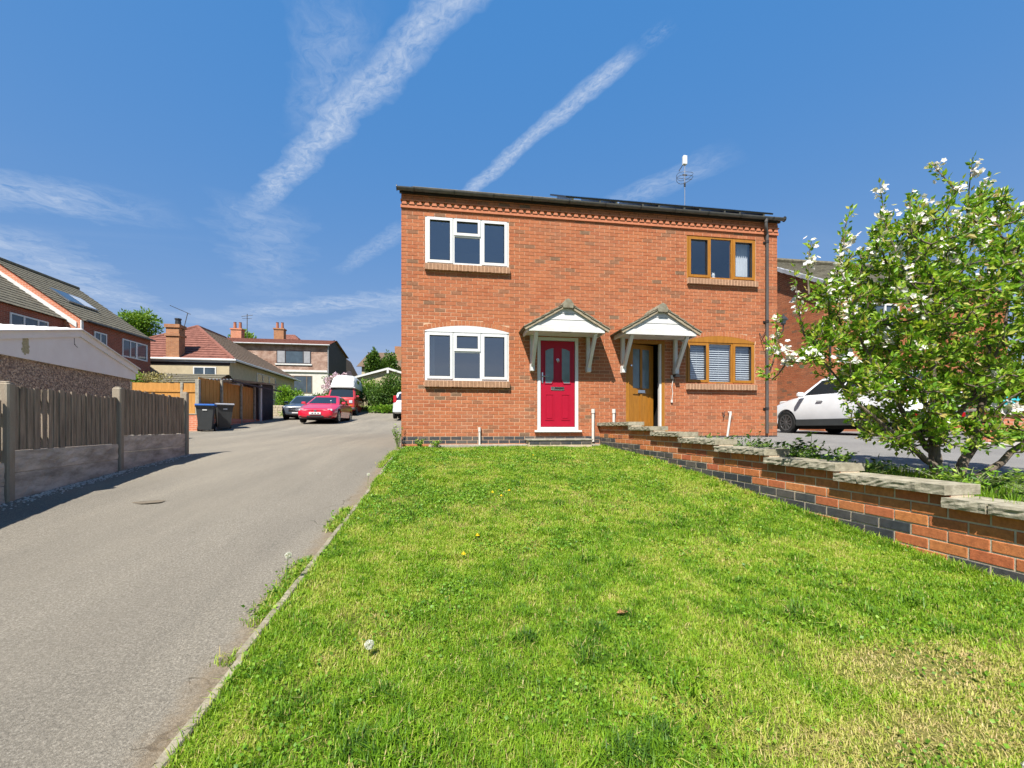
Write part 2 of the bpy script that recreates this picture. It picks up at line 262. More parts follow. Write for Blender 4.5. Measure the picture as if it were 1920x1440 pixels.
# ------------------------------------------------------------------ mesh helpers
class MB:
    def __init__(s): s.v = []; s.f = []; s.t = []
    def add(s, vs, fs, tone=.5):
        b = len(s.v); s.v += [tuple(p) for p in vs]; s.f += [tuple(i+b for i in f) for f in fs]; s.t += [tone]*len(fs); return s
    def box(s, x0, x1, y0, y1, z0, z1, tone=.5, M=None):
        vs = [(x0, y0, z0), (x1, y0, z0), (x1, y1, z0), (x0, y1, z0), (x0, y0, z1), (x1, y0, z1), (x1, y1, z1), (x0, y1, z1)]
        if M is not None: vs = [tuple(M @ Vector(p)) for p in vs]
        return s.add(vs, [(3, 2, 1, 0), (4, 5, 6, 7), (0, 1, 5, 4), (1, 2, 6, 5), (2, 3, 7, 6), (3, 0, 4, 7)], tone)
    def bbox(s, x0, x1, y0, y1, z0, z1, b=.01, tone=.5, M=None):      # chamfered on the vertical and horizontal edges
        def oct_(z, k): return [(x0+b+k, y0+k, z), (x1-b-k, y0+k, z), (x1-k, y0+b+k, z), (x1-k, y1-b-k, z), (x1-b-k, y1-k, z), (x0+b+k, y1-k, z), (x0+k, y1-b-k, z), (x0+k, y0+b+k, z)]
        vs = oct_(z0, b) + oct_(z0+b, 0) + oct_(z1-b, 0) + oct_(z1, b); fs = [tuple(range(7, -1, -1)), tuple(range(24, 32))]
        for r in range(3):
            for i in range(8): fs.append((r*8+i, r*8+(i+1) % 8, r*8+8+(i+1) % 8, r*8+8+i))
        if M is not None: vs = [tuple(M @ Vector(p)) for p in vs]
        return s.add(vs, fs, tone)
    def prism(s, poly, vec, tone=.5):                               # poly: 3-D points, extruded by vec
        n = len(poly); vec = Vector(vec); vs = [Vector(p) for p in poly]; vs += [p+vec for p in vs]
        return s.add(vs, [tuple(range(n-1, -1, -1)), tuple(range(n, 2*n))] + [(i, (i+1) % n, n+(i+1) % n, n+i) for i in range(n)], tone)
    def tube(s, pts, r, n=10, tone=.5, cap=True):
        pts = [Vector(p) for p in pts]; rs = r if isinstance(r, (list, tuple)) else [r]*len(pts); b = len(s.v); up = Vector((0, 0, 1)); rings = []
        u = None
        for i, p in enumerate(pts):
            d = (pts[min(i+1, len(pts)-1)]-pts[max(i-1, 0)]).normalized()
            if u is None: u = d.cross(up if abs(d.z) < .9 else Vector((1, 0, 0))).normalized()
            else: u = (u - d*u.dot(d)).normalized()
            w = d.cross(u)
            rings.append([p+(u*math.cos(a)+w*math.sin(a))*rs[i] for a in (2*math.pi*k/n for k in range(n))])
        vs = [q for ring in rings for q in ring]; fs = []
        for i in range(len(pts)-1):
            for k in range(n): fs.append((i*n+k, i*n+(k+1) % n, (i+1)*n+(k+1) % n, (i+1)*n+k))
        if cap: fs += [tuple(range(n-1, -1, -1)), tuple((len(pts)-1)*n+k for k in range(n))]
        return s.add(vs, fs, tone)
    def lathe(s, prof, c, n=16, axis='z', tone=.5):                 # prof: (radius, height)
        vs = []; fs = []
        for r, h in prof:
            for k in range(n):
                a = 2*math.pi*k/n; x, y = r*math.cos(a), r*math.sin(a)
                q = {'z': (x, y, h), 'x': (h, x, y), 'y': (x, h, y)}[axis]; vs.append((q[0]+c[0], q[1]+c[1], q[2]+c[2]))
        for i in range(len(prof)-1):
            for k in range(n): fs.append((i*n+k, i*n+(k+1) % n, (i+1)*n+(k+1) % n, (i+1)*n+k))
        fs += [tuple(range(n-1, -1, -1)), tuple((len(prof)-1)*n+k for k in range(n))]
        return s.add(vs, fs, tone)
    def mesh(s, name, mat, smooth=False):
        me = bpy.data.meshes.new(name); me.from_pydata(s.v, [], s.f); me.materials.append(mat)
        a = me.attributes.new('tone', 'FLOAT', 'FACE'); a.data.foreach_set('value', s.t)
        if smooth:
            me.polygons.foreach_set('use_smooth', [True]*len(me.polygons))
            if smooth != 2:
                try: me.set_sharp_from_angle(angle=R(38))
                except Exception: pass
        me.update(); return me
    def build(s, name, mat, parent=None, smooth=False, kind=None, label=None):
        return obj(name, s.mesh(name, mat, smooth), parent, kind, label)
def obj(name, me, parent=None, kind=None, label=None, loc=None, rot=None):
    o = bpy.data.objects.new(name, me); C.objects.link(o); o.parent = parent
    if kind: o['kind'] = kind
    if label: o['label'] = label
    if loc: o.location = loc
    if rot: o.rotation_euler = rot
    return o
def tag(o, label, cat, group=None):
    o['label'] = label; o['category'] = cat
    if group: o['group'] = group
    return o
def thing(name, label, cat, loc=(0, 0, 0), rz=0., group=None):
    o = bpy.data.objects.new(name, None); C.objects.link(o); o.location = loc; o.rotation_euler = (0, 0, rz); o.empty_display_size = .2
    return tag(o, label, cat, group)
def struct(name, me): return obj(name, me, None, 'structure')
def np_mesh(name, co, faces, mat, tone=None, smooth=False):        # co (N,3); faces (M,k) all the same length
    me = bpy.data.meshes.new(name); M, k = faces.shape
    me.vertices.add(len(co)); me.vertices.foreach_set('co', np.ascontiguousarray(co, np.float32).ravel())
    me.loops.add(M*k); me.loops.foreach_set('vertex_index', np.ascontiguousarray(faces, np.int32).ravel())
    me.polygons.add(M); me.polygons.foreach_set('loop_start', np.arange(M, dtype=np.int32)*k)
    try: me.polygons.foreach_set('loop_total', np.full(M, k, np.int32))
    except Exception: pass
    me.polygons.foreach_set('use_smooth', np.full(M, bool(smooth)))
    me.materials.append(mat); me.update(calc_edges=True)
    if tone is not None:
        a = me.attributes.new('tone', 'FLOAT', 'FACE'); a.data.foreach_set('value', np.ascontiguousarray(tone, np.float32))
    return me
def vnoise(x, y, s, seed=0):                                       # smooth value noise, numpy
    g = np.random.default_rng(seed).random((64, 64)); x = np.asarray(x)*s+200.; y = np.asarray(y)*s+200.
    i = np.floor(x).astype(int); j = np.floor(y).astype(int); fx = x-i; fy = y-j; fx = fx*fx*(3-2*fx); fy = fy*fy*(3-2*fy)
    a = g[i % 64, j % 64]; b = g[(i+1) % 64, j % 64]; c = g[i % 64, (j+1) % 64]; d = g[(i+1) % 64, (j+1) % 64]
    return (a*(1-fx)+b*fx)*(1-fy)+(c*(1-fx)+d*fx)*fy

# ------------------------------------------------------------------ the lie of the land
_LY = [-40, -14, -10, -8, -6.9, -5.7, -4.85, -4, -2.4, 0, 9.7, 12.6, 21.3, 35, 60, 120, 400]
_LZ = [-2.6, -1.25, -1.03, -.87, -.77, -.67, -.59, -.49, -.33, -.2, .07, .36, .97, 3.1, 5.5, 8, 9]
_DY = [-40, -14, -9, -4.6, -2.8, -.85, 9.7, 12.6, 21.3, 35, 60, 120, 400]
_DZ = [-2.3, -.93, -.66, -.44, -.35, -.26, .07, .36, .97, 3.1, 5.5, 8, 9]
_RY = [-40, -14, -9, -5.8, 0, 2.6, 10, 21.3, 35, 60, 120, 400]
_RZ = [-2., -.75, -.52, -.33, -.03, .02, .3, 1., 3.1, 5.5, 8, 9]
def GL(x, y):
    t = np.clip((np.asarray(x)+3.)/3., 0, 1); return np.interp(y, _DY, _DZ)*(1-t)+np.interp(y, _LY, _LZ)*t
def GR(x, y): return np.interp(y, _RY, _RZ)+0*np.asarray(x)
def gl(x, y): return float(GL(x, y))
def gr(x, y): return float(GR(x, y))
def sheet(xs, ys, zf, name, mat, keep=None):
    X, Y = np.meshgrid(xs, ys, indexing='ij'); Z = zf(X, Y); n, m_ = X.shape; co = np.stack([X, Y, Z], -1).reshape(-1, 3)
    i, j = np.meshgrid(np.arange(n-1), np.arange(m_-1), indexing='ij'); a = (i*m_+j).ravel(); F = np.stack([a, a+m_, a+m_+1, a+1], -1)
    if keep is not None: F = F[keep(co[F].mean(1)[:, 0], co[F].mean(1)[:, 1])]
    return np_mesh(name, co, F, mat, smooth=True)
gx = np.concatenate([[-900, -400, -150, -60], np.arange(-40, 4.26, 2.), [4.25, 4.45], np.arange(6, 41, 2.), [60, 150, 400, 900]])
gy = np.concatenate([[-200, -80, -40], np.arange(-20, 41, 1.), [50, 60, 80, 120, 200, 400, 1200]])
struct('ground', sheet(gx, gy, lambda X, Y: np.where(X < 4.35, GL(X, Y), GR(X, Y)) - np.where((X > -16) & (X < 22) & (Y < 24), .22, .0), 'ground', ground_m))
KX = .05                                                            # the kerb line
def ux(x): return np.sort(np.unique(np.round(x, 3)))
def dz_drive(X, Y): return GL(X, Y) + .012*(vnoise(X, Y, .9, 3)-.5) - .02
struct('driveway', sheet(ux(np.concatenate([np.arange(-16, -4, 1.), np.arange(-4, KX, .2), [KX]])), ux(np.concatenate([np.arange(-16, 0, .2), np.arange(0, 25, .5)])), dz_drive, 'driveway', asphalt))
def z_lawn(X, Y): return GL(X, Y) + .035*(vnoise(X, Y, 1.1, 5)-.5) + .02*(vnoise(X, Y, 3.1, 6)-.5)
lawn = struct('lawn', sheet(np.linspace(KX+.03, 4.42, 60), np.linspace(-12, -.02, 150), z_lawn, 'lawn', lawn_earth))
struct('side_driveway', sheet(ux(np.concatenate([np.arange(5.55, 16, .5), [16., 20.]])), np.arange(-14, 14.1, .5), lambda X, Y: GR(X, Y) + .01*(vnoise(X, Y, .8, 9)-.5), 'side_driveway', asphalt_r, lambda x, y: ~((x < 8.6) & (y > -.1))))
struct('flower_bed', sheet(np.linspace(4.36, 5.6, 14), np.linspace(-9, -.03, 70), lambda X, Y: GR(X, Y)+.015+.05*(vnoise(X, Y, 4., 4)-.5), 'flower_bed', soil))

# ------------------------------------------------------------------ brickwork
_BM = {}
def brick_mesh(l, h, d, tone, mat, key):
    k = (round(l, 3), round(h, 3), round(d, 3), tone, key)
    if k not in _BM:
        b = MB(); e = .003; x, z = l/2, h/2
        vs = [(-x, e, -z), (x, e, -z), (x, e, z), (-x, e, z), (-x+e, 0, -z+e), (x-e, 0, -z+e), (x-e, 0, z-e), (-x+e, 0, z-e), (-x, d, -z), (x, d, -z), (x, d, z), (-x, d, z)]
        b.add(vs, [(4, 5, 6, 7), (0, 1, 5, 4), (1, 2, 6, 5), (2, 3, 7, 6), (3, 0, 4, 7), (0, 8, 9, 1), (1, 9, 10, 2), (2, 10, 11, 3), (3, 11, 8, 0)], tone)
        _BM[k] = b.mesh('brick', mat)
    return _BM[k]
def courses(Wd, v0, v1, pu, pc, holes=(), arches=(), top=None, k0=None):
    """running bond: list of (u0, u1, va, vb, row)"""
    out = []; ka = round(v0/pc); kb = int(round(v1/pc))
    for k in range(ka, kb):
        a, b = k*pc+.005, (k+1)*pc-.005; mid = (a+b)/2; cuts = []
        for (h0, h1, g0, g1) in holes:
            if g0 < mid < g1: cuts.append((h0, h1))
        lim0, lim1 = 0., Wd
        if top: lim0, lim1 = top(b)
        if lim1-lim0 < .05: continue
        j = math.floor(lim0/pu)-1; off = (k % 2)*pu/2
        u = j*pu+off
        while u < lim1:
            segs = [(max(u, lim0), min(u+pu, lim1))]
            for (c0, c1) in cuts:
                ns = []
                for (s0, s1) in segs:
                    if c1 <= s0 or c0 >= s1: ns.append((s0, s1)); continue
                    if s0 < c0: ns.append((s0, c0))
                    if s1 > c1: ns.append((c1, s1))
                segs = ns
            for (s0, s1) in segs:
                s0, s1 = s0+(.005 if s0 > lim0 else 0), s1-(.005 if s1 < lim1 else 0)
                if s1-s0 < .012: continue
                lo = a
                for fn in arches: lo = max(lo, fn((s0+s1)/2, a))
                if b-lo > .02: out.append((s0, s1, lo, b, k))
            u += pu
    return out
def joined_bricks(lst, frame, name, mat, parent, d=.02, jit=.0015):
    """frame(u, v, w) -> local point; w outward"""
    N = len(lst); co = np.zeros((N*8, 3)); tone = np.zeros(N*5); F = np.zeros((N*5, 4), int)
    base = np.array([(0, 1, 2, 3), (0, 4, 5, 1), (1, 5, 6, 2), (2, 6, 7, 3), (3, 7, 4, 0)])
    for i, (u0, u1, a, b, k) in enumerate(lst):
        w = random.uniform(-jit, jit)
        q = [(u0, a, w), (u1, a, w), (u1, b, w), (u0, b, w), (u0, a, w-d), (u1, a, w-d), (u1, b, w-d), (u0, b, w-d)]
        co[i*8:i*8+8] = [frame(*p) for p in q]; F[i*5:i*5+5] = base+i*8; tone[i*5:i*5+5] = brick_tone()
    return obj(name, np_mesh(name, co, F, mat, tone), parent, 'stuff')
def brick_tone():
    r = random.random()
    return random.uniform(0, .74) if r < .86 else (random.uniform(.74, .88) if r < .965 else random.uniform(.88, 1.))
def wall_panels(Wd, v0, v1, holes, frame, w, reveal, b):
    us = sorted({0., Wd, *[h[0] for h in holes], *[h[1] for h in holes]}); vs = sorted({v0, v1, *[h[2] for h in holes], *[h[3] for h in holes]})
    for i in range(len(us)-1):
        for j in range(len(vs)-1):
            um, vm = (us[i]+us[i+1])/2, (vs[j]+vs[j+1])/2
            if any(h[0] < um < h[1] and h[2] < vm < h[3] for h in holes): continue
            b.add([frame(us[i], vs[j], w), frame(us[i+1], vs[j], w), frame(us[i+1], vs[j+1], w), frame(us[i], vs[j+1], w)], [(0, 1, 2, 3)])
    for (a0, a1, c0, c1) in holes:
        for (p, q) in (((a0, c0), (a1, c0)), ((a1, c0), (a1, c1)), ((a1, c1), (a0, c1)), ((a0, c1), (a0, c0))):
            b.add([frame(*p, w), frame(*p, w-reveal), frame(*q, w-reveal), frame(*q, w)], [(0, 1, 2, 3)])

# ------------------------------------------------------------------ THE SEMI-DETACHED PAIR
HW, HD = 8.49, 7.0
PU, PC = HW/38.5, .075
house = thing('semi_detached_house', 'red-orange brick pair of semi-detached houses with two small gabled porches', 'house')
WIN = {'UL': (.47, 2.20, 3.53, 4.53), 'LL': (.465, 2.20, 1.15, 2.17), 'UR': (6.23, 7.94, 3.535, 4.51), 'LR': (6.205, 7.915, 1.17, 2.13)}
DOOR = {'red': (2.81, 3.71, .075, 2.11), 'brown': (4.79, 5.70, .075, 2.11)}
holes = list(WIN.values())+list(DOOR.values())
def arch_fn(u0, u1, v1, rise):
    c = (u0+u1)/2; hw = (u1-u0)/2
    def top(u): return v1+rise*(1-((u-c)/hw)**2) if abs(u-c) <= hw else -9
    return top
archL, archR = arch_fn(*WIN['LL'][:2], 2.17, .115), arch_fn(*WIN['LR'][:2], 2.13, .125)
def clipA(fn, u0, u1): return lambda u, a: (fn(u)+.115) if (u0-.02 < u < u1+.02 and a > 2.05) else -9
def fr_front(u, v, w): return (u, -w, v)
def fr_left(u, v, w): return (-w, u, v)
def fr_right(u, v, w): return (HW+w, u, v)
b = MB(); wall_panels(HW, -.6, 4.9, holes, fr_front, -.005, .1, b)
def gable_top(v): 
    if v < 4.93: return (0, HD)
    t = (v-4.93)/1.97*3.5; return (t, HD-t)
for s in (fr_left, fr_right): b.add([s(0, -.6, -.004), s(HD, -.6, -.004), s(HD, 4.93, -.004), s(HD/2, 6.88, -.004), s(0, 4.93, -.004)], [(0, 1, 2, 3, 4)])
b.add([(0, HD, -.6), (HW, HD, -.6), (HW, HD, 4.93), (0, HD, 4.93)], [(0, 1, 2, 3)])
wall = b.build('wall', mortar, house)
allb = courses(HW, -.45, 4.62, PU, PC, holes, [clipA(archL, *WIN['LL'][:2]), clipA(archR, *WIN['LR'][:2])])
red = [q for q in allb if q[4] not in (-1, -2)]; dark = [q for q in allb if q[4] in (-1, -2)]
vis = [q for q in red if q[1]-q[0] > PU-.02 and q[2] > -.02 and q[1] < 5 and not (q[1] > 2.4 and 1.3 < q[2] < 2.9)]
vis.sort(key=lambda q: (q[0]-.892)**2+8.978**2+(q[2]-.18)**2)
indiv = set(vis[:246])
for (u0, u1, a, c, k) in vis[:246]:
    t = round(brick_tone()*14)/14
    obj('brick', brick_mesh(PU-.01, PC-.01, .02, t, brick, 'h'), wall, loc=((u0+u1)/2, random.uniform(-.0015, .0015), (a+c)/2))
dv = [q for q in dark if q[1]-q[0] > PU-.02 and q[1] < 4.1]
for (u0, u1, a, c, k) in dv:
    obj('dark_brick', brick_mesh(PU-.01, PC-.01, .02, round(random.random()*6)/6, blue_brick, 'd'), wall, loc=((u0+u1)/2, random.uniform(-.001, .001), (a+c)/2))
joined_bricks([q for q in dark if q not in dv], fr_front, 'dark_brick_courses', blue_brick, wall)
joined_bricks([q for q in red if q not in indiv], fr_front, 'brick_courses', brick, wall)
joined_bricks(courses(HD, -.45, 6.9, PU, PC, top=gable_top), fr_left, 'brick_courses', brick, wall)
joined_bricks(courses(HD, -.45, 6.9, PU, PC, top=gable_top), fr_right, 'brick_courses', brick, wall)
# corbelled eaves: smooth band, dog-tooth course, top band
b = MB(); b.box(-.012, HW+.012, -.03, .02, 4.632, 4.690); b.build('corbel_band', dentil_m, house)
b = MB(); b.box(-.012, HW+.012, -.05, .02, 4.768, 4.792); b.build('corbel_band', dentil_m, house)
dm = MB(); dm.prism([(-.055, -.056, 0), (.055, -.056, 0), (.026, -.056, .074), (-.026, -.056, .074)], (0, .07, 0)); dme = dm.mesh('dentil_brick', dentil_m)
for i in range(57): obj('dentil_brick', dme, wall, loc=(.062+i*.1494, .012, 4.697))
b = MB(); b.box(-.012, HW+.012, -.018, .02, 4.6935, 4.6965); b.build('corbel_band', dark_m, house)
joined_bricks([(u0, u1, a, c, k) for (u0, u1, a, c, k) in courses(HW, 4.8, 4.96, PU, PC)], lambda u, v, w: (u, -w-.02, v), 'brick_courses', brick, wall)
# roof
def tiled_slope(P0, U, S, nrm, Wd, Ld, tw, tl, name, mat, parent, th=.022, jit=.006, kind='stuff'):
    """P0 eave corner, U along eave, S up the slope (unit vectors)"""
    P0, U, S, n = Vector(P0), Vector(U), Vector(S), Vector(nrm); b = MB(); nr = int(math.ceil(Ld/tl)); nc = int(math.ceil(Wd/tw))
    for r in range(nr):
        for c in range(nc):
            off = (tw/2 if r % 2 else 0); a0 = max(0, c*tw-off); a1 = min(Wd, (c+1)*tw-off)
            if a1-a0 < .03: continue
            s0 = r*tl; s1 = min(Ld, (r+1)*tl+.05); h = random.uniform(0, jit)
            q = [P0+U*(a0+.002)+S*s0+n*(th+h), P0+U*(a1-.002)+S*s0+n*(th+h), P0+U*(a1-.002)+S*s1+n*h*.3, P0+U*(a0+.002)+S*s1+n*h*.3]
            lo = [p-n*th for p in q[:2]]
            b.add(q+lo, [(0, 1, 2, 3), (4, 5, 1, 0), (4, 0, 3), (5, 2, 1)], random.random())
    return b.build(name, mat, parent, kind=kind)
pit = math.atan2(1.97, 3.5); cs, sn = math.cos(pit), math.sin(pit)
b = MB(); ev = [(-.02, -.10, 4.915), (-.02, 3.5, 7.003), (-.02, HD+.1, 4.915)]
b.add([(-.02, -.1, 4.925), (HW+.02, -.1, 4.925), (HW+.02, 3.5, 6.915), (-.02, 3.5, 6.915), (-.02, HD+.1, 4.925), (HW+.02, HD+.1, 4.925)], [(0, 1, 2, 3), (3, 2, 5, 4)]); roof = b.build('roof', tile_m, house)
tiled_slope((-.05, -.14, 4.915), (1, 0, 0), (0, cs, sn), (0, -sn, cs), HW+.1, 4.1, .3, .3, 'roof_tiles', tile_m, roof)
tiled_slope((HW+.05, HD+.14, 4.915), (-1, 0, 0), (0, -cs, sn), (0, sn, cs), HW+.1, 4.1, .3, .3, 'roof_tiles', tile_m, roof)
b = MB()
for i in range(20): b.tube([(i*.43-.03, 3.5, 6.90), (i*.43+.39, 3.5, 6.90)], .09, 10)
b.build('ridge_tiles', tile_m, roof)
b = MB(); b.box(-.03, HW+.03, -.068, -.022, 4.905, 4.985); b.build('fascia_board', black_plastic, house)
# gutter, brackets, downpipe
b = MB(); g = [(.055*math.cos(a), .055*math.sin(a)) for a in [math.pi*(1+i/10) for i in range(11)]] + [(.049*math.cos(a), .049*math.sin(a)) for a in [math.pi*(2-i/10) for i in range(11)]]
b.prism([(-.075, -.125+y, 4.975+z) for y, z in g], (HW+.16, 0, 0)); gutter = b.build('gutter', grey_plastic, house, True)
for x in (-.075, HW+.079): e = MB(); e.lathe([(.06, -.006), (.06, .006)], (x, -.125, 4.965), 14, 'x'); e.build('stop_end', black_plastic, gutter)
for i in range(11): e = MB(); x = .25+i*.8; e.prism([(x, -.125+y*1.14, 4.972+z*1.14) for y, z in g[:11]], (.025, 0, 0)); e.box(x, x+.025, -.07, -.03, 4.93, 4.985); e.build('bracket', black_plastic, gutter)
b = MB(); b.tube([(8.10, -.125, 4.93), (8.10, -.125, 4.80), (8.12, -.11, 4.72), (8.18, -.06, 4.66), (8.19, -.05, 4.60), (8.19, -.05, .05)], .034, 12); b.tube([(8.10, -.125, 4.94), (8.10, -.125, 4.86)], .042, 12); dp = b.build('downpipe', grey_plastic, house, True)
for z in (4.45, 2.62, .62): e = MB(); e.tube([(8.19, -.05, z-.03), (8.19, -.05, z+.03)], .042, 12); e.box(8.12, 8.26, -.02, -.004, z-.02, z+.02); e.build('pipe_clip', black_plastic, dp)
# solar panels on the right half
for i in range(5):
    x0 = 3.42+i*.99; M = Matrix.Translation((x0, -.04, 5.09)) @ Matrix.Rotation(pit, 4, 'X')
    b = MB(); b.box(0, .965, 0, 1.62, 0, .035, M=M); p = b.build('solar_panel', black_plastic, house)
    b = MB(); b.box(.02, .945, .02, 1.6, .034, .037, M=M); b.build('cell_sheet', solar_m, p)
    b = MB(); b.box(.15, .19, .05, 1.5, -.11, 0, M=M); b.box(.76, .80, .05, 1.5, -.11, 0, M=M); b.build('mounting_rail', alu, p)
# television aerial on the ridge
ax, ay = 8.24, 3.5
b = MB(); b.tube([(ax, ay, 6.7), (ax, ay, 8.46)], .016, 8); aer = b.build('aerial', alu, house, True)
b = MB(); b.bbox(ax-.065, ax+.065, ay-.05, ay+.05, 8.36, 8.64, .012); b.build('antenna_box', upvc, aer)
b = MB(); b.tube([(ax-.06, ay, 8.36), (ax-.22, ay-.05, 8.12)], .012, 6); b.tube([(ax, ay, 7.68), (ax, ay, 7.80)], .03, 8); b.box(ax-.07, ax+.07, ay-.02, ay+.02, 8.03, 8.06); b.build('clamp', black_plastic, aer)
b = MB(); ring = [(ax+.24*math.cos(a), ay+.24*math.sin(a), 7.93+.03*math.cos(2*a)) for a in [2*math.pi*i/24 for i in range(25)]]; b.tube(ring, .007, 6, cap=False); b.tube([(ax-.24, ay, 7.93), (ax+.24, ay, 7.93)], .006, 6); b.tube([(p[0], p[1], p[2]+.10) for p in ring], .006, 6, cap=False); b.build('loop', grey_plastic, aer, True)
# windows
def frame_rect(b, u0, u1, v0, v1, t, y0, y1):
    b.box(u0, u1, y0, y1, v0, v0+t); b.box(u0, u1, y0, y1, v1-t, v1); b.box(u0, u0+t, y0, y1, v0+t, v1-t); b.box(u1-t, u1, y0, y1, v0+t, v1-t)
def room(parent, u0, u1, v0, v1, depth=2.2):
    b = MB(); x0, x1, z0, z1 = max(u0-.5, .06), min(u1+.5, HW-.06), v0-.8, v1+.15; vs = [(x0, .13, z0), (x1, .13, z0), (x1, .13, z1), (x0, .13, z1), (x0, depth, z0), (x1, depth, z0), (x1, depth, z1), (x0, depth, z1)]
    b.add(vs, [(4, 5, 6, 7), (0, 4, 7, 3), (1, 2, 6, 5), (0, 1, 5, 4), (3, 7, 6, 2)])
    b.add([(x0, .13, z0), (u0, .13, z0), (u0, .13, z1), (x0, .13, z1)], [(0, 1, 2, 3)]); b.add([(u1, .13, z0), (x1, .13, z0), (x1, .13, z1), (u1, .13, z1)], [(0, 1, 2, 3)])
    b.add([(u0, .13, z0), (u1, .13, z0), (u1, .13, v0), (u0, .13, v0)], [(0, 1, 2, 3)]); b.add([(u0, .13, v1), (u1, .13, v1), (u1, .13, z1), (u0, .13, z1)], [(0, 1, 2, 3)])
    b.build('room_lining', room_m, parent)
def sill(parent, u0, u1, v, mat=None):
    b = MB(); n = int((u1-u0)/.075); st = (u1-u0)/n
    for i in range(n): b.bbox(u0+i*st+.003, u0+(i+1)*st-.003, -.072+random.uniform(-.002, .002), .03, v-.135+random.uniform(-.003, .003), v-.002, .006, random.random())
    s_ = b.build('sill', sill_m, parent); b = MB(); b.box(u0+.002, u1-.002, -.068, .03, v-.13, v-.006); b.build('sill_mortar', mortar, s_); return
def sill_old(parent, u0, u1, v, mat=None):
    b = MB(); n = int((u1-u0)/.075); st = (u1-u0)/n
    for i in range(n):
        M = Matrix.Translation((u0+i*st, .03, v)) @ Matrix.Rotation(R(27), 4, 'X'); b.bbox(.004, st-.004, -.16, 0, -.105+random.uniform(-.003, .003), random.uniform(-.003, .003), .006, random.random(), M)
    s_ = b.build('sill', sill_m, parent); b = MB(); M = Matrix.Translation((u0, .03, v)) @ Matrix.Rotation(R(27), 4, 'X'); b.box(.002, u1-u0-.002, -.152, 0, -.098, -.005, .5, M); b.build('sill_mortar', mortar, s_)
def window(k, mat, cols, vent=None, gm=None, arch=None, sash_cols=(0, 2), label=None):
    u0, u1, v0, v1 = WIN[k]; gm = gm or pane_m; ys, ye = .012, .075
    b = MB(); frame_rect(b, u0+.003, u1-.003, v0+.003, v1-.003, .05, ys, ye)
    for c in cols: b.box(c-.022, c+.022, ys+.001, ye, v0+.053, v1-.053)
    if vent: b.box(cols[0]+.022, cols[1]-.022, ys+.001, ye, vent-.022, vent+.022)
    w = b.build('window', mat, house, label=label); E = [u0+.03, *cols, u1-.03]
    for i in range(3):
        a0, a1 = E[i]+(.022 if i else .02), E[i+1]-(.022 if i < 2 else .02)
        cells = [(v0+.05, v1-.05)] if not (vent and i == 1) else [(v0+.05, vent-.022), (vent+.022, v1-.05)]
        for j, (c0, c1) in enumerate(cells):
            t = 0
            if i in sash_cols or j == 1:
                t = .058; b = MB(); frame_rect(b, a0-.008, a1+.008, c0-.012, c1+.012, t, ys-.018, ye-.02); b.box(a0-.008, a1+.008, ys-.0195, ys-.0185, c0-.014, c0-.0125); s_ = b.build('sash', mat, w)
                b = MB(); frame_rect(b, a0+t-.012, a1-t+.012, c0+t-.016, c1-t+.016, .006, ys-.0195, ye-.03); b.build('gasket', black_plastic, s_)
                q = (a0+t-.012, a1-t+.012, c0+t-.016, c1-t+.016)
            else: q = (a0, a1, c0, c1)
            b = MB(); b.add([(q[0], .035, q[2]), (q[1], .035, q[2]), (q[1], .035, q[3]), (q[0], .035, q[3])], [(0, 1, 2, 3)]); b.build('pane', gm, w)
    room(w, u0, u1, v0, v1)
    if arch:
        n = 20; c = (u0+u1)/2; pts = [(u0+.003+(u1-u0-.006)*i/n) for i in range(n+1)]; b = MB()
        poly = [(u, ys-.014, max(arch(u), v1)+.003) for u in pts] + [(u1-.003, ys-.014, v1-.02), (u0+.003, ys-.014, v1-.02)]
        b.prism(poly, (0, .06, 0)); b.build('arch_head', mat, w)
        nb = 23; rise = arch(c)-v1; hw = (u1-u0)/2; Rr = (hw*hw+rise*rise)/(2*rise); cz = v1+rise-Rr; a_max = math.asin(hw/Rr)
        for i in range(nb):
            a = -a_max+(i+.5)*2*a_max/nb; M = Matrix.Translation((c, 0, cz)) @ Matrix.Rotation(a, 4, 'Y'); wdt = 2*a_max/nb*Rr/2-.004
            b = MB(); b.box(-wdt, wdt, -.001, .02, Rr+.006, Rr+.108, random.random(), M); b.build('arch_brick', arch_m, w)
    sill(w, u0-.005, u1+.015, v0-.004)
    return w
wUL = window('UL', upvc, (1.045, 1.615), 4.14, label='white three-light window on the upper floor')
wLL = window('LL', upvc, (1.045, 1.615), 1.755, arch=archL, label='white three-light window with arched head')
wUR = window('UR', oak, (6.80, 7.35), gm=pane_c, label='golden oak three-light window with curtain')
wLR = window('LR', oak, (6.76, 7.35), gm=pane_c, arch=archR, label='golden oak three-light window with venetian blinds')
# venetian blinds
for (a0, a1) in ((6.27, 6.74), (6.79, 7.32), (7.38, 7.85)):
    b = MB()
    for i in range(17): z = 1.235+i*.050; M = Matrix.Translation((a0, .095, z)) @ Matrix.Rotation(R(48), 4, 'X'); b.box(0, a1-a0, -.022, .022, -.001, .001, .5, M)
    b.tube([((a0+a1)/2, .075, 1.2), ((a0+a1)/2, .075, 2.08)], .003, 5); b.box(a0, a1, .075, .1, 2.06, 2.09); b.build('venetian_blind', blind_m, wLR)
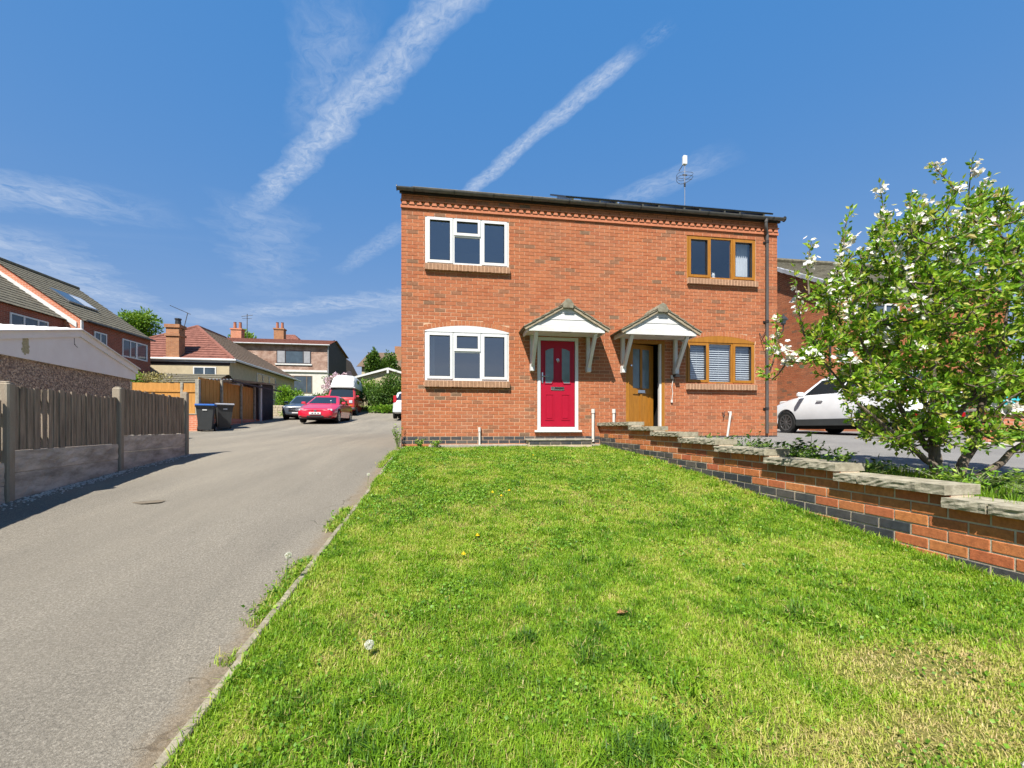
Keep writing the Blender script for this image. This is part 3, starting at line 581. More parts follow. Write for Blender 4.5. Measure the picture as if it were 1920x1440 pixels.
# curtain
def curtain(x0, x1, z0, z1, y, parent, n=36):
    b = MB()
    for i in range(n):
        ua, ub = x0+(x1-x0)*i/n, x0+(x1-x0)*(i+1)/n; ya, yb = y+.018*math.sin(i*1.15), y+.018*math.sin((i+1)*1.15)
        b.add([(ua, ya, z0), (ub, yb, z0), (ub, yb, z1), (ua, ya, z1)], [(0, 1, 2, 3)])
    b.build('curtain', curtain_m, parent, 2)
curtain(7.50, 7.84, 3.58, 4.45, .16, wUR); curtain(7.38, 7.74, 3.58, 4.02, .13, wUR)
curtain(.50, .66, 1.2, 2.1, .2, wLL)
# doors
def door_frame(k, mat, fm):
    u0, u1, v0, v1 = DOOR[k]; b = MB(); b.box(u0+.002, u0+.07, -.002, .09, v0+.06, v1-.002); b.box(u1-.07, u1-.002, -.002, .09, v0+.06, v1-.002); b.box(u0+.07, u1-.07, -.002, .09, v1-.07, v1-.002); b.box(u0+.002, u1-.002, -.004, .09, v0+.005, v0+.12)
    return b.build('door_frame', mat, house)
fR = door_frame('red', upvc, None)
b = MB(); b.bbox(2.745, 3.775, -.07, .02, .085, .125, .006); b.build('threshold', upvc, fR)
b = MB(); b.bbox(2.885, 3.635, .018, .062, .2, 2.035, .004); d_r = b.build('front_door', red_door, house, label='crimson front door with two arched glass panes')
for (a0, a1, flip) in ((2.985, 3.165, 1), (3.345, 3.525, -1)):
    # long light: sloping arched head, mitred foot
    hi, lo = (1.88, 1.82); pts = [(a0, 1.13+(.0 if flip == 1 else .0)), (a1-.045*(flip == 1), 1.13), (a1, 1.22 if flip == 1 else 1.13), (a1, hi if flip == 1 else lo), ((a0+a1)/2, (hi+lo)/2+.012), (a0, lo if flip == 1 else hi)]
    if flip == -1: pts = [(a0+.045, 1.13), (a1, 1.13), (a1, lo), ((a0+a1)/2, (hi+lo)/2+.012), (a0, hi), (a0, 1.22)]
    b = MB(); b.prism([(x, .0115, z) for x, z in pts], (0, .02, 0)); g_ = b.build('glass', obscure, d_r)
    b = MB(); n = len(pts); cx_, cz_ = sum(p[0] for p in pts)/n, sum(p[1] for p in pts)/n; outp = [(cx_+(x-cx_)*1.16, cz_+(z-cz_)*1.035) for x, z in pts]
    for i in range(n):
        q = [pts[i], pts[(i+1) % n], outp[(i+1) % n], outp[i]]; b.prism([(x, .006, z) for x, z in q], (0, .014, 0))
    b.build('bead', red_door, g_)
for (a0, a1) in ((2.985, 3.175), (3.335, 3.525)):
    b = MB(); frame_rect(b, a0, a1, .34, .90, .018, .010, .02); b.bbox(a0+.035, a1-.035, .012, .022, .375, .865, .005); b.build('panel', red_door, d_r)
b = MB(); b.bbox(3.11, 3.40, .004, .02, .985, 1.055, .004); lb = b.build('letterbox', chrome, d_r)
b = MB(); b.box(3.19, 3.385, .0015, .006, 1.0, 1.04); b.build('letterbox_flap', black_plastic, lb)
b = MB(); b.lathe([(.032, 0), (.03, .008), (.012, .02)], (3.255, .0, 1.63), 12, 'y'); b.tube([(3.255, -.006, 1.66), (3.235, -.02, 1.60), (3.255, -.024, 1.56), (3.275, -.02, 1.60), (3.255, -.006, 1.66)], .008, 6); b.build('knocker', chrome, d_r)
b = MB(); b.bbox(2.905, 2.94, .004, .02, 1.13, 1.36, .004); b.tube([(2.922, -.012, 1.27), (2.922, -.045, 1.27), (3.03, -.045, 1.27)], .009, 8); b.build('handle', chrome, d_r)
b = MB(); b.add([(2.87, .1, .1), (3.65, .1, .1), (3.65, .1, 2.1), (2.87, .1, 2.1)], [(0, 1, 2, 3)]); b.build('door_backing', dark_m, fR)
# brown door, standing ajar
fB = door_frame('brown', oak, None)
b = MB(); b.bbox(4.75, 5.74, -.07, .02, .085, .12, .006); b.build('threshold', oak, fB)
b = MB(); b.box(5.585, 5.63, .015, .09, .2, 2.04); b.build('door_jamb', white_paint, fB)
hinge = Vector((4.865, .045, 0)); Mh = Matrix.Translation(hinge) @ Matrix.Rotation(R(17), 4, 'Z')
b = MB(); b.box(0, .11, -.025, .025, .2, 2.03, M=Mh); b.box(.59, .70, -.025, .025, .2, 2.03, M=Mh); b.box(.11, .59, -.025, .025, 1.93, 2.03, M=Mh); b.box(.11, .59, -.025, .025, .93, 1.06, M=Mh); b.box(.11, .59, -.025, .025, .2, .3, M=Mh); b.box(.32, .38, -.025, .025, .3, 1.93, M=Mh)
b.box(.10, .60, -.008, .008, .29, .94, M=Mh); d_b = b.build('front_door', oak, house, label='golden oak front door standing ajar')
for a0 in (.11, .38): b = MB(); b.box(a0, a0+.21, -.006, .006, 1.06, 1.93, M=Mh); b.build('glass', obscure, d_b)
b = MB(); b.box(.25, .45, -.034, -.024, .965, 1.02, M=Mh); b.box(.24, .46, -.04, -.032, .955, .965, M=Mh); b.build('letterbox', chrome, d_b)
b = MB(); b.lathe([(.02, 0), (.02, .02), (.01, .03)], tuple(Mh @ Vector((.05, -.05, 1.55))), 10, 'y'); b.build('knob', chrome, d_b)
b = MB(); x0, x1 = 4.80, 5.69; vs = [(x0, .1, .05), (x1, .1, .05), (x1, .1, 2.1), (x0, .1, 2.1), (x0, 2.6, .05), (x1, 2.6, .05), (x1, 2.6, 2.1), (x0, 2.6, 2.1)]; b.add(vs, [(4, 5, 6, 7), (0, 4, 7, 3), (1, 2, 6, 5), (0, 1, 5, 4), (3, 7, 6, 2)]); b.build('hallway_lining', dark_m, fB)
# doorstep and narrow concrete path edge
b = MB(); b.bbox(2.53, 3.92, -.36, -.01, -.085, -.05, .008); st = b.build('doorstep', concrete, house)
for i in range(6): obj('dark_brick', brick_mesh(PU-.01, .065, .02, round(random.random()*6)/6, blue_brick, 'd'), st, loc=(2.68+i*.2205, -.345, -.125))
b = MB(); b.box(2.56, 3.90, -.335, -.01, -.3, -.086); b.build('step_core', mortar_w, st)
b = MB(); b.bbox(.55, 4.15, -.17, -.004, -.4, -.165, .01); b.build('footing', concrete, house)
# porches
def porch(uc, nm, lab, soff):
    d = .58; hw, vb, ve, va = .785, 2.10, 2.215, 2.60
    b = MB(); b.bbox(uc-hw, uc+hw, -d-.012, -d+.03, vb, ve-.004, .004); p = b.build('porch', white_paint, house, label=lab)
    sl = (va-ve)/hw; n = 3; hgt = (va-ve)/3
    for i in range(n):                                              # shiplap boards of the little gable
        z0, z1 = ve+i*hgt, ve+(i+1)*hgt; a0, a1 = hw-(z0-ve)/sl*.98, hw-(z1-ve)/sl*.98
        b = MB(); b.prism([(uc-a0, -d+.004, z0+.004), (uc+a0, -d+.004, z0+.004), (uc+max(a1, .02), -d+.012, z1), (uc-max(a1, .02), -d+.012, z1)], (0, .02, 0)); b.build('gable_board', white_paint, p)
    b = MB(); b.box(uc-hw+.01, uc+hw-.01, -d+.031, -.002, vb+.03, vb+.045); b.build('soffit', white_paint, p)
    b = MB(); b.box(uc-.09, uc+.09, -d+.02, -d+.1, vb+.005, vb+.028); b.build('porch_light', black_plastic, p)
    for s in (-1, 1):
        b = MB(); b.box(uc+s*hw-.02, uc+s*hw+.02, -d+.032, -.002, vb+.0, ve-.01); b.build('side_fascia', white_paint, p)
        # sloping tiled plane, a tile at a time
        e = Vector((uc+s*(hw+.10), 0, ve-.045)); a = Vector((uc, 0, va+.085)); L = (a-e).length; S_ = (a-e).normalized(); nn = Vector((s*S_.z, 0, abs(S_.x))).normalized()
        M = Matrix(((S_.x, 0, nn.x, e.x), (0, 1, 0, 0), (S_.z, 0, nn.z, e.z), (0, 0, 0, 1)))
        b = MB(); b.box(.02, L, -d+.02, -.003, -.03, -.004, M=M); b.build('roof_deck', brown_roof, p)
        rows = 5; tl = L/rows
        for r in range(rows):
            for c in range(3):
                y0 = -d-.055+c*(d+.05)/3; Mt = M @ Matrix.Translation((r*tl, y0, .0)) @ Matrix.Rotation(R(3.2), 4, 'Y')
                b = MB(); b.box(0, min(tl+.06, L-r*tl), .002, (d+.05)/3-.002, random.uniform(0, .004), .02+random.uniform(0, .006), .5, Mt); b.build('tile', porch_tile, p)
        b = MB(); b.box(.0, L-.05, -d-.035, -d+.015, -.062, -.004, M=M); b.build('verge_bed', verge_m, p)
        # gallows bracket
        x = uc+s*.615
        b = MB(); b.box(x-.036, x+.036, -.075, -.001, 1.39, vb+.03); br = b.build('bracket_post', white_paint, p)
        b = MB(); b.bbox(x-.045, x+.045, -.125, -.001, 1.37, 1.5, .006); b.build('bracket_foot', white_paint, br)
        A, B_ = Vector((x, -.085, 1.46)), Vector((x, -d+.07, vb+.01)); dd = (B_-A); Lb = dd.length; ang = math.atan2(dd.z, -dd.y)
        Mb = Matrix.Translation(A) @ Matrix.Rotation(math.pi/2-ang, 4, 'X'); b = MB(); b.box(x-x-.034, .034, -.036, .036, 0, Lb+.01, M=Mb); b.build('brace', white_paint, br)
    b = MB(); pts = []
    for i in range(7): a = math.pi*i/6; pts.append((uc+.115*math.cos(a), -d-.075, va+.055+.085*math.sin(a)))
    pts = [(uc+.10, -d-.075, va-.03), (uc+.115, -d-.075, va+.045), (uc+.06, -d-.075, va+.125), (uc, -d-.075, va+.155), (uc-.06, -d-.075, va+.125), (uc-.115, -d-.075, va+.045), (uc-.10, -d-.075, va-.03)]
    b.prism(pts, (0, d+.07, 0)); b.build('ridge_cap', porch_tile, p)
    return p
p1 = porch(3.30, 'porch', 'gabled porch canopy over the red door', 0)
p2 = porch(5.315, 'porch', 'gabled porch canopy over the brown door, mossy tiles', 0)
# small things fixed to the wall
def vpipe(u, z0, z1, r=.022):
    b = MB(); b.tube([(u, -.03, z0), (u, -.03, z1)], r, 10); b.tube([(u, -.03, z1-.09), (u, -.03, z1)], r*1.35, 10); b.build('waste_pipe', white_pipe, house, True)
vpipe(1.582, -.17, .19); vpipe(4.03, -.12, .585, .03); vpipe(4.50, -.1, .585, .03)
b = MB(); b.tube([(7.25, -.012, .53), (7.25, -.07, .525), (7.245, -.075, .48), (7.17, -.075, -.02)], .024, 10); b.tube([(7.25, -.07, .55), (7.25, -.07, .46)], .032, 10); b.build('waste_pipe', white_pipe, house, True)
b = MB(); b.tube([(7.10, -.01, .53), (7.08, -.05, .52), (7.10, -.05, .46), (7.13, -.05, .55), (7.08, -.06, .42)], .008, 6); b.build('garden_tap', black_plastic, house)
b = MB(); b.tube([(5.90, -.02, 1.33), (5.86, -.02, 1.1), (5.88, -.02, .95), (5.86, -.02, .80)], .008, 6); b.box(5.84, 5.88, -.03, -.005, 1.27, 1.35); b.box(5.835, 5.875, -.03, -.005, .74, .80); b.build('loose_cable', white_pipe, house)
b = MB(); b.box(5.89, 5.98, -.14, -.005, 1.30, 1.36); b.box(5.90, 5.94, -.06, -.005, 1.42, 1.62); b.build('bell_box', black_plastic, house)
b = MB(); b.tube([(8.02, -.02, 2.36), (8.05, -.06, 2.23), (8.10, -.10, 2.10)], .009, 6); b.tube([(8.05, -.05, 2.25), (8.16, -.03, 2.38)], .008, 6); b.build('hose_hook', black_plastic, house)
# wall lantern on the right corner
lx, ly = 8.56, -.10
b = MB(); b.lathe([(.02, 2.545), (.05, 2.55), (.055, 2.57), (.02, 2.60)], (lx, ly, 0), 6); b.lathe([(.11, 2.66), (.05, 2.73), (.02, 2.76), (.012, 2.79)], (lx, ly, 0), 8); b.tube([(lx-.06, -.01, 2.38), (lx-.05, -.07, 2.34), (lx, ly, 2.42), (lx, ly, 2.55)], .014, 8); b.bbox(lx-.10, lx-.03, -.03, -.002, 2.30, 2.52, .006); lam = b.build('wall_lantern', black_plastic, house)
b = MB(); b.lathe([(.045, 2.57), (.075, 2.66)], (lx, ly, 0), 6); b.build('lantern_glass', obscure, lam)
# ornaments on the inside sill of the upper right window
tag(MB().lathe([(.05, 0), (.065, .03), (.05, .09), (.03, .11), (.04, .13), (.035, .17), (.01, .2)], (6.98, .16, 3.54), 12).add([(6.95, .16, 3.70), (6.97, .16, 3.70), (6.955, .16, 3.77), (6.99, .16, 3.70), (7.01, .16, 3.70), (7.005, .16, 3.77)], [(0, 1, 2), (3, 4, 5)]).bbox(7.02, 7.16, .12, .2, 3.54, 3.575, .008).build('ornament', curtain_m, None, True), 'white eared china ornament inside the upper oak window', 'ornament')
tag(MB().lathe([(.035, 0), (.04, .1), (.036, .1), (.033, .01)], (7.50, .09, 3.54), 14).build('mug', bin_blue, None, True), 'dark blue mug on the upper sill before the curtain', 'mug')

# ------------------------------------------------------------------ stepped garden wall
gw = thing('garden_wall', 'stepped red brick garden wall with split-face stone copings beside the lawn', 'wall', (4.19, 0, 0), R(-90+1.15))
# local frame: x runs out from the house, face towards the lawn at y = 0 (local -y is the lawn side)
GPU, GPC, ST = .2357, .083, .825
steps = [(0, 1.552, .294)]                                           # (start, length, top of coping)
for i in range(8): steps.append((1.552+i*ST, ST, .294-(i+1)*GPC*1.01))
def lawn_at(s): return gl(2, -s)
b = MB()
for (s0, L, zt) in steps: b.box(s0+.001, s0+L-.001, .005, .20, lawn_at(s0+L)-.35, zt-.075)
core = b.build('wall', mortar_w, gw)
zc0 = .294-.078
for k in range(-14, 3):
    za, zb = k*GPC+zc0-.0, 0
for (s0, L, zt) in steps: pass
nind = 0
for k in range(0, 16):                                               # courses counted down from the top
    zt = zc0-k*GPC-.006; zb = zt-GPC+.0125; off = (k % 2)*GPU/2; s = -off
    while s < 1.552+8*ST:
        a0, a1 = max(s, 0)+.006, min(s+GPU, 1.552+8*ST)-.006; s += GPU
        if a1-a0 < .03: continue
        # clip to the stepped top
        m_ = (a0+a1)/2; lim0 = None
        def topat(x):
            for (q0, L, zz) in steps:
                if q0 <= x <= q0+L: return zz-.072
            return -9
        if topat(a0+.001) < zt-.01 and topat(a1-.001) < zt-.01: continue
        if topat(a1-.001) < zt-.01:
            e = max(q0 for (q0, L, zz) in steps if q0 < a1 and zz-.072 >= zt-.01 or q0 < a1 and q0 <= a0); e = [q0 for (q0, L, zz) in steps if a0 < q0 < a1]
            if e: a1 = e[0]-.004
        if a1-a0 < .03: continue
        g = lawn_at(m_)
        if zt < g-.05: continue
        d_above = zt-g
        dk = (.035 < d_above < .035+1.75*GPC) or (m_ < .75 and zt < .03)
        if m_ > 6.2 and d_above > .09: dk = False
        mt, key = (blue_brick, 'wd') if dk else (brick_w, 'w')
        tn = round(random.random()*6)/6 if dk else round(brick_tone()*12)/12
        obj('dark_brick' if dk else 'brick', brick_mesh(round(a1-a0, 3), round(zt-zb, 3), .03, tn, mt, key), core, loc=((a0+a1)/2, random.uniform(-.002, .002), (zt+zb)/2)); nind += 1
def rough_block(L, Wd, H, seed):
    """split-face coping: rough on the lawn side and ends"""
    r = np.random.default_rng(seed); b = MB(); nx, nz = max(6, int(L/.035)), 4; V = []; F = []
    for i in range(nx+1):
        for j in range(nz+1):
            e = (j in (0, nz)); V.append((L*i/nx, (r.uniform(-.008, .005) if not e else r.uniform(-.0005, .0015)), H*j/nz))
    for i in range(nx):
        for j in range(nz): a = i*(nz+1)+j; F.append((a, a+nz+1, a+nz+2, a+1))
    b.add(V, F); n0 = len(V)
    top = [V[i*(nz+1)+nz] for i in range(nx+1)]; bot = [V[i*(nz+1)] for i in range(nx+1)]
    for i in range(nx):
        b.add([top[i], top[i+1], (top[i+1][0], Wd, H+r.uniform(-.002, .002)), (top[i][0], Wd, H)], [(0, 1, 2, 3)]); b.add([bot[i], bot[i+1], (bot[i+1][0], Wd, 0), (bot[i][0], Wd, 0)], [(3, 2, 1, 0)])
    ends = [V[j] for j in range(nz+1)]; b.add(ends+[(0, Wd, H), (0, Wd, 0)], [tuple(range(nz+2, -1, -1))])
    ends = [V[nx*(nz+1)+j] for j in range(nz+1)]; b.add(ends+[(L, Wd, H), (L, Wd, 0)], [tuple(range(nz+3))])
    b.add([(0, Wd, 0), (L, Wd, 0), (L, Wd, H), (0, Wd, H)], [(3, 2, 1, 0)])
    return b.mesh('coping_stone', coping_m)
for i, (s0, L, zt) in enumerate(steps):
    q = [(s0, L)]
    if L > 1: q = [(s0, L*.52), (s0+L*.52, L*.48)]
    elif i % 1 == 0: q = [(s0-.02, .22+.03*(i % 3)), (s0+.205+.03*(i % 3), L-.2-.03*(i % 3))]
    for j, (a, l) in enumerate(q):
        o = obj('coping_stone', rough_block(l-.006, .31, .068, i*7+j), gw, loc=(a+.003, -.058+random.uniform(-.0015, .0015), zt-.074), rot=(0, R(random.uniform(-.2, .2)), 0))
    b = MB(); b.box(s0+.004, s0+L-.006, -.004, .2, zt-.078, zt-.0705); b.build('mortar_bed', mortar_w, gw)

# ------------------------------------------------------------------ kerb edging of the lawn
kerb = obj('kerb', MB().box(KX-.02, KX+.02, -11.9, -11.89, -1.3, -1.2).mesh('kerb', concrete), None, 'structure')
y = -11.8; i = 0
while y < -.2:
    L = .9 if i % 4 else .6; L = min(L, -.05-y); ya, yb = y, y+L-.012; za, zb = gl(KX, ya), gl(KX, yb); wob = random.uniform(-.018, .018); w2 = random.uniform(-.018, .018); h = random.uniform(-.008, .007)
    b = MB(); n = 10; xs = [KX+wob+(w2-wob)*k/n for k in range(n+1)]
    for k in range(n):
        t0, t1 = k/n, (k+1)/n; p = [];
        for (t, xx) in ((t0, xs[k]), (t1, xs[k+1])):
            yy = ya+(yb-ya)*t; zz = za+(zb-za)*t+h; j1, j2 = random.uniform(-.0025, .0025), random.uniform(-.0025, .0025); p.append([(xx-.02, yy, zz-.12), (xx-.02, yy, zz-.004+j1), (xx-.015, yy, zz+.004+j1), (xx+.015, yy, zz+.004+j2), (xx+.02, yy, zz-.004+j2), (xx+.02, yy, zz-.12)])
        b.add(p[0]+p[1], [(m_, m_+1, m_+7, m_+6) for m_ in range(5)] + ([(5, 4, 3, 2, 1, 0)] if k == 0 else []) + ([(6, 7, 8, 9, 10, 11)] if k == n-1 else []))
    b.build('edging_stone', kerb_m, kerb); y += L; i += 1

# ------------------------------------------------------------------ weathered fence on the left
fence = thing('weathered_fence', 'grey weathered board fence with concrete posts and gravel boards beside the drive', 'fence')
FP = [Vector((-2.50, -6.50)), Vector((-2.888, -4.606)), Vector((-3.235, -2.78)), Vector((-3.507, -.849))]
tops = [.47, .583, .70, .79]; ptops = [.42, .555, .685]; pbot = [-.12, -.02, .08]; gmid = [-.32, -.215, -.135]
def fmat(p, ang, z=0): return Matrix.Translation((p.x, p.y, z)) @ Matrix.Rotation(ang, 4, 'Z')
for i, p in enumerate(FP):
    d = (FP[min(i+1, 3)]-FP[max(i-1, 0)]); an = math.atan2(d.y, d.x); M = fmat(p, an)
    b = MB(); g = gl(p.x, p.y); b.bbox(-.043, .043, -.046, .046, g-.2, tops[i]-.012, .012, M=M); b.bbox(-.035, .035, -.038, .038, tops[i]-.02, tops[i], .012, M=M); b.build('post', post_m, fence)
for i in range(3):
    A, B_ = FP[i], FP[i+1]; d = B_-A; L = d.length; an = math.atan2(d.y, d.x); M = fmat(A, an); ga, gb = gl(A.x, A.y), gl(B_.x, B_.y)
    # local +x along, the drive side is local -y
    for (z0, z1) in ((gmid[i], pbot[i]-.004), (min(ga, gb)-.12, gmid[i]-.006)):
        b = MB(); n, m_ = 26, 5; V = []; F = []
        for a in range(n+1):
            for c in range(m_+1): V.append((.05+(L-.1)*a/n, -.02+random.uniform(-.007, .004)*(0 < c < m_), z0+(z1-z0)*c/m_))
        for a in range(n):
            for c in range(m_): q = a*(m_+1)+c; F.append((q, q+m_+1, q+m_+2, q+1))
        b.add([tuple(M @ Vector(v)) for v in V], F); b.box(.05, L-.05, -.012, .025, z0, z1, M=M); b.build('gravel_board', gravel_board, fence)
    for z in (pbot[i]+.1, ptops[i]-.12): b = MB(); b.box(.05, L-.05, .006, .045, z-.02, z+.02, M=M); b.build('rail', old_wood, fence)
    n = 19; pw = (L-.11)/n
    for j in range(n):
        x0 = .055+j*pw; tilt = random.uniform(-.6, .6); dx = random.uniform(-.003, .003); gap = .002
        if i == 1 and j in (4, 5): dx += .014; gap = .012
        if i == 2 and j in (16,): gap = .006
        Mj = M @ Matrix.Translation((x0+dx, -.008+random.uniform(-.004, .003), pbot[i])) @ Matrix.Rotation(R(5), 4, 'Z') @ Matrix.Rotation(R(tilt), 4, 'Y')
        b = MB(); b.box(gap, pw+.006-gap, -.006, .006, random.uniform(-.004, .008), ptops[i]-pbot[i]+random.uniform(-.012, .012), M=Mj); b.build('board', old_wood, fence)
# loose grit along the fence foot
pts = []
for k in range(900):
    i = random.choice((0, 1, 1, 2)); t = random.random(); q = FP[i].lerp(FP[i+1], t); dd = abs(random.gauss(0, .07)); pts.append((q.x+.05+dd, q.y+dd*.2, 0))
b = MB()
for (x, y_, _) in pts:
    r = random.uniform(.004, .013); z = float(dz_drive(np.array(x), np.array(y_))); b.lathe([(r*.6, -r*.2), (r, r*.3), (r*.5, r*.8)], (x, y_, z), 5)
obj('grit', b.mesh('grit', rubble_m), None, 'stuff'); bpy.data.objects['grit']['label'] = 'loose pale grit along the foot of the weathered fence'; bpy.data.objects['grit']['category'] = 'gravel'
# iron covers / patches in the tarmac
def cover(px, py, rx, ry, lab):
    b = MB(); z = float(dz_drive(np.array(px), np.array(py))); n = 22; b.lathe([(1, 0), (.9, .003)], (0, 0, 0), n); b.v = [(px+x*rx*(1+.12*math.sin(3*math.atan2(y, x)+px)), py+y*ry*(1+.1*math.cos(4*math.atan2(y, x))), z+.002+zz) for (x, y, zz) in b.v]
    tag(b.build('tarmac_patch', asph_patch, None), lab, 'patch')
asph_patch = pm('sunken dark patch', (.19, .155, .11), .95, .3, 12, .6, 80)
cover(-1.80, -4.55, .13, .09, 'brown sunken patch in the drive near the fence')

# ------------------------------------------------------------------ prefab garage behind the fence
gar = thing('prefab_garage', 'pebbledashed garage with cream gable fascia behind the weathered fence', 'garage', (-6.614, 1.174, 0), R(90+9.3))
# local x runs away from the camera along the gable, local -y faces the drive
hw = 2.2; g0 = gl(-6.6, 1.2)
b = MB(); b.box(-hw+.06, hw-.08, .02, 5., g0-.5, 1.55); b.build('wall', pebble, gar)
b = MB(); b.prism([(-hw-.06, -.03, 1.38), (hw+.04, -.03, 1.40), (hw+.04, -.03, 1.58), (0, -.03, 2.07), (-hw-.06, -.03, 1.58)], (0, .04, 0)); b.build('gable_fascia', white_board, gar)
b = MB()
for s in (-1, 1): b.prism([(s*(hw+.09), -.06, 1.56), (s*(hw+.09), -.06, 1.70), (0, -.06, 2.20), (0, -.06, 2.06)], (0, .045, 0))
b.build('bargeboard', white_board, gar)
for s in (-1, 1):
    b = MB(); n = 60
    for i in range(n):
        a, c = i/n, (i+1)/n; ya, yb = -.1+5.2*a, -.1+5.2*c; h = .02*(i % 2)
        e = Vector((s*(hw+.14), 0, 1.70)); t = Vector((0, 0, 2.215))
        b.add([(e.x, ya, e.z+h), (e.x, yb, e.z+.02-h), (0, yb, t.z+.02-h), (0, ya, t.z+h)], [(0, 1, 2, 3)])
    b.prism([(s*(hw+.14), -.1, 1.68), (s*(hw+.14), -.1, 1.70), (0, -.1, 2.215), (0, -.1, 2.195)], (0, 5.2, 0)); b.build('roof', white_board, gar)
b = MB(); b.bbox(-1.52, -1.38, -.034, -.0295, 1.48, 1.74, .002)
for k in range(9): b.bbox(-1.56+random.uniform(0, .1), -1.46+random.uniform(0, .1), -.036, -.031, 1.45+k*.033, 1.49+k*.033, .001)
b.build('lichen_stain', stain, gar)
b = MB(); b.box(-.16, -.145, -.033, -.029, 1.86, 2.0); b.tube([(-.15, -.034, 1.88), (-.10, -.034, 1.84), (-.05, -.034, 1.83)], .005, 5); b.build('cable', grey_plastic, gar)

# ------------------------------------------------------------------ orange fence on a low brick wall, two bins
of = thing('orange_fence', 'new orange board fence with concrete posts on a low red brick wall', 'fence')
FX, FY = -8.74, 9.7; g1 = gl(FX, FY)
b = MB(); b.box(FX-6, FX-.02, FY, FY+.22, g1-.4, g1+.36); b.box(FX-.22, FX+.02, FY+.221, FY+6., g1-.4, g1+.52); b.box(FX-.40, FX+.03, FY-.12, FY+.32, g1-.3, g1+.62); b.build('low_wall', pier_brick, of)
b = MB(); b.bbox(FX-.42, FX+.05, FY-.14, FY+.34, g1+.621, g1+.66, .01); b.build('pier_cap', concrete, of)
ft = 1.93
b = MB(); b.bbox(FX-.11, FX+.03, FY-.02, FY+.12, g1+.66, ft+.16, .012); b.build('post', concrete, of)
for k in range(38):
    x1 = FX-.12-k*.15; b = MB(); b.box(x1-.152, x1, FY+.03, FY+.055+.01*(k % 2), g1+.365, ft+random.uniform(-.012, .012)); b.build('board', new_wood, of)
for k in range(3): b = MB(); x1 = FX-.55-k*1.8; b.bbox(x1-.1, x1, FY-.01, FY+.09, g1+.1, ft+.02, .012); b.build('post', concrete, of)
for k in range(34):
    y1 = FY+.16+k*.15; b = MB(); b.box(FX-.08, FX-.055+.01*(k % 2), y1, y1+.152, g1+.53, ft+.25+.045*(y1-FY)*.0+random.uniform(-.012, .012)); b.build('board', new_wood, of)
for yy in (FY+1.75, FY+3.55, FY+5.0): b = MB(); b.bbox(FX-.05, FX+.04, yy, yy+.1, g1+.3, ft+.32, .012); b.build('post', concrete, of)
b = MB(); b.box(FX-6, FX-.03, FY-.002, FY+.025, ft-.35, ft-.27); b.box(FX-6, FX-.03, FY-.002, FY+.025, g1+.55, g1+.63); b.build('rail', new_wood, of)
def wheelie_bin(name, label, loc, rz, lid):
    t = thing(name, label, 'bin', loc, rz, 'wheelie bins by the orange fence')
    b = MB(); lo = [(-.20, -.24, .06), (.20, -.24, .06), (.20, .20, .06), (-.20, .20, .06)]; hi = [(-.28, -.36, .98), (.28, -.36, .98), (.28, .32, .98), (-.28, .32, .98)]
    b.add(lo+hi, [(3, 2, 1, 0), (0, 1, 5, 4), (1, 2, 6, 5), (2, 3, 7, 6), (3, 0, 4, 7)]); b.box(-.30, .30, -.385, .345, .93, .985); b.box(-.24, .24, .2, .27, .1, .3); b.build('body', bin_m, t)
    b = MB(); b.prism([(-.31, -.41, .986), (-.31, .40, .986), (-.31, .40, 1.02), (-.31, .30, 1.08), (-.31, -.30, 1.055), (-.31, -.41, 1.015)], (.62, 0, 0)); l = b.build('lid', lid, t)
    b = MB(); b.tube([(-.25, .42, 1.0), (.25, .42, 1.0)], .016, 8); b.build('handle', bin_m, l)
    for s in (-1, 1):
        b = MB(); b.lathe([(.02, -.03), (.10, -.028), (.10, .028), (.02, .03)], (s*.27, .24, .10), 14, 'x'); w = b.build('wheel', rubber, t); b = MB(); b.lathe([(.055, -.035), (.055, .035)], (s*.27, .24, .10), 12, 'x'); b.build('hub', bin_grey, w)
    b = MB(); b.box(-.07, .07, -.352, -.34, .80, .84); b.build('number_sticker', plate_w, t)
    return t
wheelie_bin('wheelie_bin', 'dark grey wheelie bin with a blue lid beside the brick pier', (-8.33, 9.42, gl(-8.3, 9.4)-.02), R(20), bin_blue)
wheelie_bin('wheelie_bin', 'dark grey wheelie bin with a faded lid, behind the blue-lidded one', (-8.18, 10.45, gl(-8.2, 10.4)-.02), R(35), bin_grey)
# corrugated lean-to roof and dark clad shed behind the fence
shed = thing('dark_shed', 'dark clad shed with corrugated sheet roof at the end of the orange fence', 'shed')
b = MB(); b.box(-10.8, -8.78, 15.2, 17.2, .3, 2.45); b.build('wall', dark_clad, shed)
for k in range(16): b = MB(); M = Matrix.Translation((-8.77, 15.2, .55+k*.125)) @ Matrix.Rotation(R(-6), 4, 'Y'); b.box(-.005, .018, 0, 2.0, 0, .135, M=M); b.build('cladding_board', dark_clad, shed)
for k in range(14): b = MB(); M = Matrix.Translation((-10.8, 15.19, .55+k*.13)); b.box(0, 2.0, -.018, .005, 0, .124, M=M); b.build('cladding_board', dark_clad, shed)
b = MB(); n = 40
for i in range(n):
    xa, xb = -9.5+1.15*i/n, -9.5+1.15*(i+1)/n; h0, h1 = .02*math.sin(i*1.3), .02*math.sin((i+1)*1.3)
    b.add([(xa, 11.6, 2.30+h0), (xb, 11.6, 2.30+h1), (xb, 17.5, 2.62+h1), (xa, 17.5, 2.62+h0)], [(0, 1, 2, 3)])
    b.add([(xa, 11.6, 2.285+h0), (xb, 11.6, 2.285+h1), (xb, 17.5, 2.605+h1), (xa, 17.5, 2.605+h0)], [(3, 2, 1, 0)])
b.build('corrugated_roof', galv, shed)
b = MB(); b.box(-8.42, -8.36, 11.7, 17.4, 2.2, 2.27); b.build('roof_edge', dark_clad, shed)
